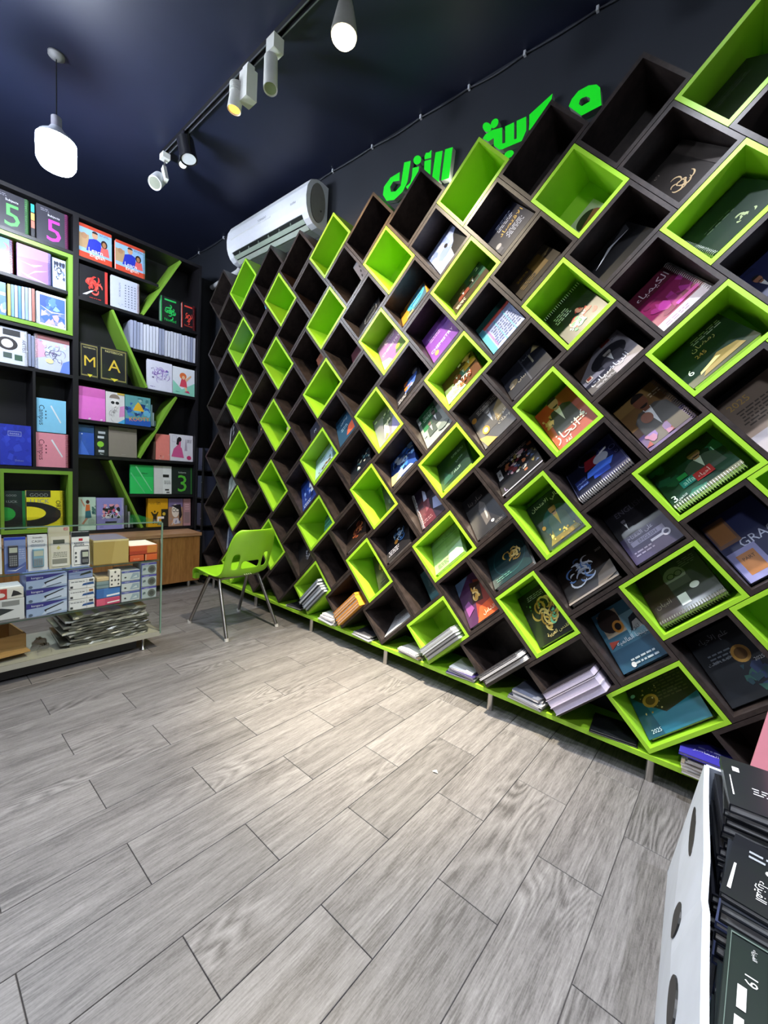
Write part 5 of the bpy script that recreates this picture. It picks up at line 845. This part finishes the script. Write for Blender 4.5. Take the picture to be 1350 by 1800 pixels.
# outlines of the letters on the wall, in quarter metres about the sign's middle
LETTERS = [
    [(-2.031, 0.576), (-1.803, 0.528), (-1.868, 0.021), (-2.018, -0.184), (-2.313, -0.29), (-2.597, -0.217), (-2.748, -0.001), (-2.727, 0.209), (-2.498, 0.365), (-2.173, 0.385), (-2.153, 0.155), (-2.393, 0.219), (-2.495, 0.123), (-2.446, -0.029), (-2.277, -0.076), (-2.105, 0.005)],
    [(-1.451, 0.377), (-1.474, 0.346), (-1.514, 0.332), (-1.563, 0.337), (-1.615, 0.36), (-1.661, 0.398), (-1.695, 0.445), (-1.711, 0.494), (-1.706, 0.537), (-1.682, 0.568), (-1.642, 0.582), (-1.593, 0.576), (-1.541, 0.552), (-1.495, 0.514), (-1.462, 0.468), (-1.447, 0.42)],
    [(-1.723, 0.312), (-1.505, 0.269), (-1.522, 0.018), (-1.642, -0.141), (-1.842, -0.195), (-1.921, -0.089), (-1.77, -0.042), (-1.731, 0.098)],
    [(-1.348, 0.45), (-1.305, 0.52), (-1.206, 0.486), (-1.13, 0.521), (-1.118, 0.32), (-1.334, 0.37)],
    [(-1.337, 0.334), (-1.118, 0.283), (-1.107, -0.265), (-1.311, -0.214)],
    [(-0.994, 0.403), (-0.775, 0.353), (-0.828, -0.419), (-1.067, -0.367)],
    [(-0.7, 0.352), (-0.474, 0.309), (-0.518, -0.403), (-0.755, -0.373)],
    [(0.552, 0.354), (0.573, 0.304), (0.576, 0.261), (0.562, 0.233), (0.531, 0.222), (0.489, 0.231), (0.442, 0.258), (0.397, 0.3), (0.361, 0.35), (0.339, 0.401), (0.336, 0.444), (0.351, 0.473), (0.382, 0.483), (0.425, 0.474), (0.472, 0.446), (0.517, 0.403)],
    [(0.729, 0.277), (0.702, 0.254), (0.666, 0.246), (0.627, 0.253), (0.591, 0.275), (0.563, 0.309), (0.548, 0.349), (0.549, 0.389), (0.564, 0.423), (0.592, 0.446), (0.628, 0.454), (0.667, 0.446), (0.703, 0.424), (0.73, 0.39), (0.744, 0.351), (0.744, 0.311)],
    [(0.364, 0.144), (0.424, 0.207), (0.603, 0.227), (0.854, 0.169), (0.888, -0.193), (0.961, -0.202), (0.927, 0.158), (1.14, 0.151), (1.176, -0.231), (1.236, -0.235), (1.199, 0.151), (1.421, 0.139), (1.45, -0.161), (1.363, -0.343), (0.905, -0.32), (0.829, -0.298), (0.676, -0.146), (0.66, 0.026), (0.52, 0.009)],
    [(1.183, -0.48), (1.196, -0.514), (1.191, -0.545), (1.17, -0.57), (1.136, -0.584), (1.093, -0.586), (1.048, -0.575), (1.008, -0.553), (0.979, -0.523), (0.966, -0.489), (0.97, -0.457), (0.992, -0.432), (1.027, -0.418), (1.07, -0.417), (1.115, -0.428), (1.155, -0.45)],
    [(1.489, 0.143), (1.974, 0.335), (1.965, 0.211), (1.806, -0.036), (1.689, -0.186), (1.509, -0.188), (1.508, -0.052)]]
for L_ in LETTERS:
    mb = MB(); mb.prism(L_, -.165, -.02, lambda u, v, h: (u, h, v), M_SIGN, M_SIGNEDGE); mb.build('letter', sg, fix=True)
ring_o = [(2.345, -0.091), (2.394, 0.021), (2.514, 0.116), (2.706, 0.124), (2.862, 0.064), (2.936, -0.029), (2.999, -0.385), (2.624, -0.406)]
ring_i = [(2.55, -0.15), (2.564, -0.077), (2.599, -0.06), (2.687, -0.074), (2.76, -0.138), (2.765, -0.182), (2.757, -0.203), (2.615, -0.22)]
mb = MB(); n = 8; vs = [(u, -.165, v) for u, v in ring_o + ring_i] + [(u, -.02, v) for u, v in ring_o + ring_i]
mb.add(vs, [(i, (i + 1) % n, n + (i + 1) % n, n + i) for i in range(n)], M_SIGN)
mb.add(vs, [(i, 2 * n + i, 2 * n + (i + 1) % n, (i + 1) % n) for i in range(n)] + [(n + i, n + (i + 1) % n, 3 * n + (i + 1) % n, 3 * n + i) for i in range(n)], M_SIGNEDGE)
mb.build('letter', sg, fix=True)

# ================================================================== CEILING TRACK AND LAMPS
tr = thing('light_track', 'thin black lighting track along the ceiling', 'track', (-10.6, -2.5, ZC))
MB().box(-3.8, 15.6, -.07, -.045, -.12, 0, M_BLACK).build('rail', tr); MB().box(-3.8, 15.6, .045, .07, -.12, 0, M_BLACK).build('rail', tr); MB().box(-3.8, 15.6, -.045, .045, -.03, 0, M_BLACK).build('rail_back', tr)
for y in (-.06, .06): MB().box(-3.8, 15.6, y - .012, y + .012, -.126, -.12, mat('#8a8c9a', .3, .6)).build('rail_edge', tr)
ZT = ZC - .12
def aim(d): d = Vector(d).normalized(); return d
def spot_body(o, top, d, ln, r, m, lens, n=20):
    """barrel from top along d with an open reflector mouth"""
    top = Vector(top); d = aim(d); e = top + d * ln
    MB().cyl(top, e, r * .96, r, n, m, True).build('barrel', o)
    MB().cyl(e, e + d * .03, r, r * .98, n, m, False).build('rim', o)
    MB().cyl(e + d * .004, e + d * .008, r * .82, r * .82, n, lens).build('lens', o)
    return e
M_LENSOFF = mat('#8f9384', .2, .3)
# white driver box spot, lit amber
o = thing('track_spotlight', 'white track spotlight with driver box glowing amber', 'spotlight', (-9.42, -2.5, ZT))
MB().box(-.12, .12, -.09, .09, -.12, 0, M_OFFW).build('adapter', o); MB().box(-.17, .17, -.14, .14, -.78, -.12, M_OFFW).build('driver_box', o)
for i in range(7): MB().cyl((-.27, -.14, -.36 - .03 * i), (-.27, -.14, -.375 - .03 * i), .17, n=16, m=M_OFFW).build('cooling_fin', o)
e = spot_body(o, (-.27, -.14, -.55), (-.06, -.1, -1), .36, .16, M_OFFW, emit('amber_lens', (1.0, .46, .07), 2.0))
sp = bpy.data.lights.new('amber_spot', 'SPOT'); sp.energy = 26; sp.color = (1.0, .55, .2); sp.spot_size = R(100); sp.spot_blend = .8; sp.shadow_soft_size = .03
so = bpy.data.objects.new('amber_spot', sp); COL.objects.link(so); so.parent = o; so.location = (e + Vector((0, 0, -.06))) * S; so.rotation_euler = (R(38), R(-5), 0)
# white cylinder spot, off
o = thing('track_spotlight', 'plain white cylinder track spotlight, unlit, next to the amber one', 'spotlight', (-8.35, -2.5, ZT))
MB().box(-.15, .15, -.13, .13, -.30, 0, M_OFFW).build('adapter', o); MB().cyl((-.02, 0, -.30), (-.05, -.02, -.42), .05, n=10, m=M_OFFW).build('joint', o)
spot_body(o, (-.06, -.05, -.40), (.22, -.12, -1), .78, .155, M_OFFW, M_LENSOFF)
# black cylinder spot
o = thing('track_spotlight', 'glossy black cylinder track spotlight', 'spotlight', (-12.75, -2.5, ZT))
M_GB = mat((.012, .012, .014), .15, coat=.6)
MB().box(-.1, .1, -.09, .09, -.14, 0, M_GB).build('adapter', o); MB().cyl((0, 0, -.14), (0, 0, -.24), .04, n=10, m=M_GB).build('joint', o)
spot_body(o, (0, 0, -.2), (.25, .1, -1), .55, .24, M_GB, mat('#e8eaf0', .3))
MB().cyl((-.32, .08, -.52), (-.18, .02, -.78), .12, .13, 14, M_GB).build('second_barrel', o); MB().cyl((-.18, .02, -.78), (-.175, .018, -.79), .1, n=12, m=mat('#e8eaf0', .3)).build('lens', o)
# white spot at the track end
o = thing('track_spotlight', 'white track spotlight hanging at the far track end', 'spotlight', (-14.15, -2.5, ZT))
MB().box(-.13, .13, -.11, .11, -.16, 0, M_OFFW).build('adapter', o); MB().cyl((0, 0, -.16), (0, -.02, -.5), .025, n=8, m=M_CHROME).build('joint', o)
MB().box(-.08, .08, -.05, .05, -.5, 0, M_OFFW, Matrix.Translation((.02, -.04, -.42)) @ Matrix.Rotation(R(-24), 4, 'Y')).build('bracket_arm', o)
spot_body(o, (-.12, -.1, -.72), (.5, -.55, -.8), .42, .2, M_WHITE, M_LENSOFF)
# reflector bulbs, lit
M_WARMLENS = emit('warm_lens', (1.0, .86, .55), 5.0); M_COOLLENS = emit('cool_lens', (.9, .95, 1.0), 26.0)
def reflector(x, y, power, col, lens, label, cone=150, tilt=(0, 0), beam=0):
    o = thing('reflector_bulb', label, 'bulb', (x, y, ZC))
    MB().cyl((0, 0, -.13 if abs(y + 2.5) < .1 else 0), (0, 0, -.35), .03, n=8, m=M_BLACK).build('drop_rod', o); MB().cyl((0, 0, -.35), (0, 0, -.78), .13, n=14, m=M_BLACK).build('lamp_holder', o)
    MB().lathe([(.13, -.78), (.15, -.84), (.25, -1.28), (.25, -1.36)], (0, 0, 0), 20, mat('#8f8d86', .4)).build('bulb_body', o)
    MB().lathe([(.24, -1.361), (.23, -1.41), (.18, -1.47), (.1, -1.50)], (0, 0, 0), 20, lens).build('bulb_face', o)
    sp = bpy.data.lights.new('reflector_spot', 'SPOT'); sp.energy = power; sp.color = col; sp.spot_size = R(cone); sp.spot_blend = .9; sp.shadow_soft_size = .035
    so = bpy.data.objects.new('reflector_spot', sp); COL.objects.link(so); so.parent = o; so.location = (0, 0, -1.53 * S); so.rotation_euler = (R(tilt[0]), R(tilt[1]), 0)
    if beam:                                                        # the bright core of the reflector's beam
        sp = bpy.data.lights.new('reflector_beam', 'SPOT'); sp.energy = beam; sp.color = col; sp.spot_size = R(44); sp.spot_blend = 1.0; sp.shadow_soft_size = .03
        so = bpy.data.objects.new('reflector_beam', sp); COL.objects.link(so); so.parent = o; so.location = (0, 0, -1.54 * S); so.rotation_euler = (R(tilt[0]), R(tilt[1]), 0)
reflector(-6.05, -2.5, SPOT_POWER * 1.7, DAY, M_WARMLENS, 'lit warm white reflector bulb hanging beside the track spotlights', 120, (7, -4), SPOT_POWER * 5.0)
reflector(-.4, -2.3, SPOT_POWER, (.86, .90, 1.0), M_COOLLENS, 'cool reflector bulb above the right half of the bookshelf', 112)
reflector(4.2, -2.5, SPOT_POWER, (.86, .90, 1.0), M_COOLLENS, 'cool reflector bulb near the right wall')
# small lamp behind the green cubby, lighting the sign
o = thing('sign_lamp', 'small bright lamp clipped on the wall below the green sign', 'lamp', (-5.72, YB, 12.35))
MB().box(-.05, .05, -.10, 0, -.05, .05, M_BLACK).build('bracket', o)
MB().lathe([(.03, -.06), (.06, -.03), (.065, .02), (.03, .06)], (0, -.15, 0), 12, emit('sign_lamp', (1.0, .95, .8), 60.0)).build('bulb', o)
# pendant bulbs
M_BULB = emit('cool_bulb', COOL, 1.0)
AREA = 2 * math.pi * .40 * .62 * S * S + math.pi * (.40 * S) ** 2 * 1.6
M_BULB.node_tree.nodes['Emission'].inputs[1].default_value = PENDANT_POWER / (math.pi * AREA)
def pendant(x, y, drop, label, glow=None):
    o = thing('pendant_bulb', label, 'bulb', (x, y, ZC)); z = -drop
    MB().lathe([(.02, 0), (.17, 0), (.17, -.06), (.06, -.12), (.02, -.12)], (0, 0, 0), 16, mat('#8a8a8c', .5)).build('ceiling_rose', o)
    MB().tube([(0, 0, -.12), (.01, 0, z * .5), (0, 0, z + .82)], .014, 6, M_BLACK).build('cord', o)
    MB().lathe([(.05, z + .86), (.11, z + .82), (.11, z + .62), (.13, z + .58)], (0, 0, 0), 14, mat('#9a98a4', .5)).build('lamp_holder', o)
    MB().lathe([(.13, z + .58), (.18, z + .50), (.36, z + .36), (.41, z + .28)], (0, 0, 0), 24, mat('#c8ccd8', .4)).build('bulb_neck', o)
    MB().lathe([(.405, z + .279), (.41, z + .1), (.40, z - .22), (.33, z - .34), (.18, z - .39), (.02, z - .40)], (0, 0, 0), 24, glow or M_BULB).build('bulb_globe', o)
    return o
pendant(-13.1, -5.45, 2.25, 'blazing cool white pendant bulb above the left bookcase')
reflector(-2.6, -6.6, REAR_POWER, (.88, .93, 1.0), M_COOLLENS, 'added unseen cool reflector bulb lighting the floor near the viewer', 96)  # added out of view to keep the foreground floor bright
pendant(-12.6, -9.4, 2.6, 'added unseen pendant bulb brightening the bookcase from beyond the display case', emit('added_side_bulb', COOL, SIDE_POWER / (math.pi * AREA)))  # added out of view to lift the dim lower rows
pendant(.8, -10.2, 2.25, 'added unseen pendant bulb behind the viewer for front fill', emit('added_fill_bulb', COOL, FILL_POWER / (math.pi * AREA)))  # added fill lamp, out of view

# cable clipped along the ceiling edge, with clips
cb_ = thing('ceiling_cable', 'grey cable clipped along the edge of ceiling and wall', 'cable', (-10, YB - .03, ZC - .06))
pts = []; xs = [-20.4, -19.4, -17.2, -14.5, -10.4, -8.7, -6.95, -5.5, -4.1, -2.6, -.8, 1.5, 5.5]
for i, x in enumerate(xs[:-1]):
    for j in range(6):
        t = j / 6; pts.append((x + (xs[i + 1] - x) * t + 10, -.01, -.06 * math.sin(math.pi * t) * (1 if i % 2 else .5)))
MB().tube(pts, .022, 6, mat('#34363f', .5)).build('cable', cb_)
for x in xs[1:-1]: MB().box(x + 10 - .025, x + 10 + .025, -.05, .02, -.05, .05, mat('#c9cbd2', .4)).build('clip', cb_)

# ================================================================== CARTON OF BOOKS, BOTTOM RIGHT
M_SACK = mat('#c9d0de', .5, var=.12, scale=9, bump=.15)
bx = thing('white_carton', 'white open carton full of black books at the right edge', 'carton', (1.2, -3.5, 0))
def wall4(b0, b1, t0, t1, h, th, name, label=None, dip=None):
    """leaning carton wall between two floor points and two rim points"""
    b0, b1, t0, t1 = [Vector(v) for v in (b0, b1, t0, t1)]; n = 12; vs = []; d = (b1 - b0).normalized(); nn = Vector((d.y, -d.x, 0)) * th
    for k in range(n + 1):
        t = k / n; p = b0.lerp(b1, t); q = t0.lerp(t1, t); dz = dip(t) if dip else 0
        m = p.lerp(q, .5) - nn.normalized() * .05 * math.sin(math.pi * t)
        for w in (0, 1): vs += [p + nn * w, m + nn * w, q + nn * w + Vector((0, 0, dz))]
    fs = []
    for k in range(n):
        a = 6 * k; b = a + 6
        fs += [(a, a + 1, b + 1, b), (a + 1, a + 2, b + 2, b + 1), (a + 3, b + 3, b + 4, a + 4), (a + 4, b + 4, b + 5, a + 5), (a + 2, a + 5, b + 5, b + 2), (a, b, b + 3, a + 3)]
    fs += [(0, 3, 4, 1), (1, 4, 5, 2), (6 * n, 6 * n + 1, 6 * n + 4, 6 * n + 3), (6 * n + 1, 6 * n + 2, 6 * n + 5, 6 * n + 4)]
    return MB().add([(v.x - 1.2, v.y + 3.5, v.z) for v in vs], fs, M_SACK).build(name, bx, label, fix=True)
wall4((.40, -1.78, 0), (.62, -5.3, 0), (.62, -1.95, 1.70), (.80, -5.2, 1.55), 1.7, -.05, 'side_panel', dip=lambda t: -.05 * math.sin(t * 9) - (.16 if .58 < t < .66 else 0))
wall4((2.1, -1.78, 0), (.40, -1.78, 0), (2.0, -1.9, 1.70), (.64, -1.92, 1.70), 1.7, -.05, 'end_panel')
wall4((2.1, -5.3, 0), (2.1, -1.78, 0), (2.0, -5.2, 1.6), (2.0, -1.9, 1.7), 1.7, -.05, 'side_panel')
wall4((.62, -5.3, 0), (2.1, -5.3, 0), (.8, -5.2, 1.55), (2.0, -5.2, 1.6), 1.7, -.05, 'end_panel')
MB().box(-.5, .8, -1.7, 1.65, .01, .05, M_SACK).build('bottom_panel', bx)
def hole(y, z, a, b, name='hand_hole'):
    """dark oval let into the carton's left wall"""
    def wx(yy, zz):
        t = (-1.78 - yy) / 3.52; p = .40 + .22 * t; q = .62 + .18 * t; m = (p + q) / 2 - .05 * math.sin(math.pi * t)
        return p + (m - p) * zz / .85 if zz < .85 else m + (q - m) * (zz - .85) / .8
    MB().prism([(a * math.cos(t), b * math.sin(t)) for t in [6.2832 * i / 20 for i in range(20)]], -.005, .03, lambda u, v, h: (wx(y + u, z + v) - 1.2 + h, y + 3.5 + u, z + v), M_BLACK).build(name, bx, 'dark oval hand hole', fix=True)
hole(-2.65, 1.28, .42, .1); hole(-3.55, .92, .16, .15); hole(-4.35, .9, .22, .13)
FLAT = axes(Vector((1, 0, 0)), Vector((0, 0, -1)), Vector((0, 1, 0)))
def pile(x, y, z, n, w, h, ts, covers, labels, rot=0, arts=None, seed=1, group=None, side='left'):
    rd = random.Random(seed)
    for i in range(n):
        t = ts[i % len(ts)]; z += t + .004
        last = i == n - 1
        make_book('textbook', labels[1] if last else nth(labels[0], i), 'book', (x + rd.uniform(-.03, .03), y + rd.uniform(-.04, .04), z), rz(rot + rd.uniform(-3, 3)) @ FLAT, w, h, t, covers[i % len(covers)], arts if (last and arts) else (), spine=side, group=None if last else group)
    return z
pile(.83, -3.0, .06, 23, .86, .92, [.075, .09, .07], ['#121318', '#1a1b24', '#0e0f14'], ['black textbook in the far stack inside the carton', 'black glossy textbook with barcode on top of the far stack'], 4, [('R', .1, .72, .17, .82, '#d8d8d8'), ('L', .25, .35, .5, .5, 3, '#b9b9bf', 3), ('T', 'سعيد', .62, .5, .2, .12, '#c8c8cc', -90), ('P', '#e6e6ea', (.05, .2), (.055, .6), (.065, .6), (.065, .2))], 2, 'black books in the far stack')
pile(.86, -3.98, .06, 20, .84, .88, [.08, .06, .1], ['#3a4264', '#14161c', '#20242c', '#14161c'], ['white paged textbook in the middle stack of the carton', 'black textbook with red seal on the middle stack'], -3, [('E', .34, .6, .05, .045, '#c8cccc'), ('E', .34, .6, .03, .028, '#b03a34'), ('T', 'الفيزياء', .28, .3, .3, .1, '#e2e4e6', -90), ('L', .12, .7, .4, .86, 2, '#9aa0a8', 2), ('P', '#e8eaee', (.04, .1), (.05, .5), (.07, .5), (.07, .1))], 5, 'books in the middle stack')
zt = pile(.90, -5.04, .06, 12, .84, .92, [.11, .09], ['#0f2428', '#122e30', '#0c1a1e'], ['dark teal textbook in the near stack of the carton', 'dark teal textbook just under the physics book'], 2, None, 7, 'books in the near stack')
make_book('textbook', 'black PHYSICS textbook with a white title strip', 'book', (.87, -5.08, zt + .25), rz(-2) @ FLAT, .36, 1.02, .22, '#16201f', [('R', .72, 0, .98, 1, '#b9bcc4'), ('T', 'PHYSICS', .85, .5, .9, .14, '#2a2c32', -90), ('T', '19', .42, .62, .22, .13, '#e6e8ea', -90), ('T', 'الفيزياء', .45, .86, .28, .1, '#d8dadc', -90), ('R', .22, .36, .36, .54, '#e8eaec'), ('L', .44, .1, .62, .26, 3, '#cfd2d6', 2), ('R', .2, .1, .34, .3, '#d8dadc'), ('B', .06, .03, .68, .97, .015, '#5a6a64')], spine='right')
o = MB().box(0, 1.5, 0, .05, 0, 3.3, mat('#d68a98', .55, var=.05)).build('pink_board')
o.matrix_world = Matrix.Translation(Vector((.86, -1.5, .02)) * S) @ Matrix.Rotation(R(-14), 4, 'X') @ Matrix.Rotation(R(8), 4, 'Y')
tag(o, 'plain pink board leaning behind the white carton', 'board')
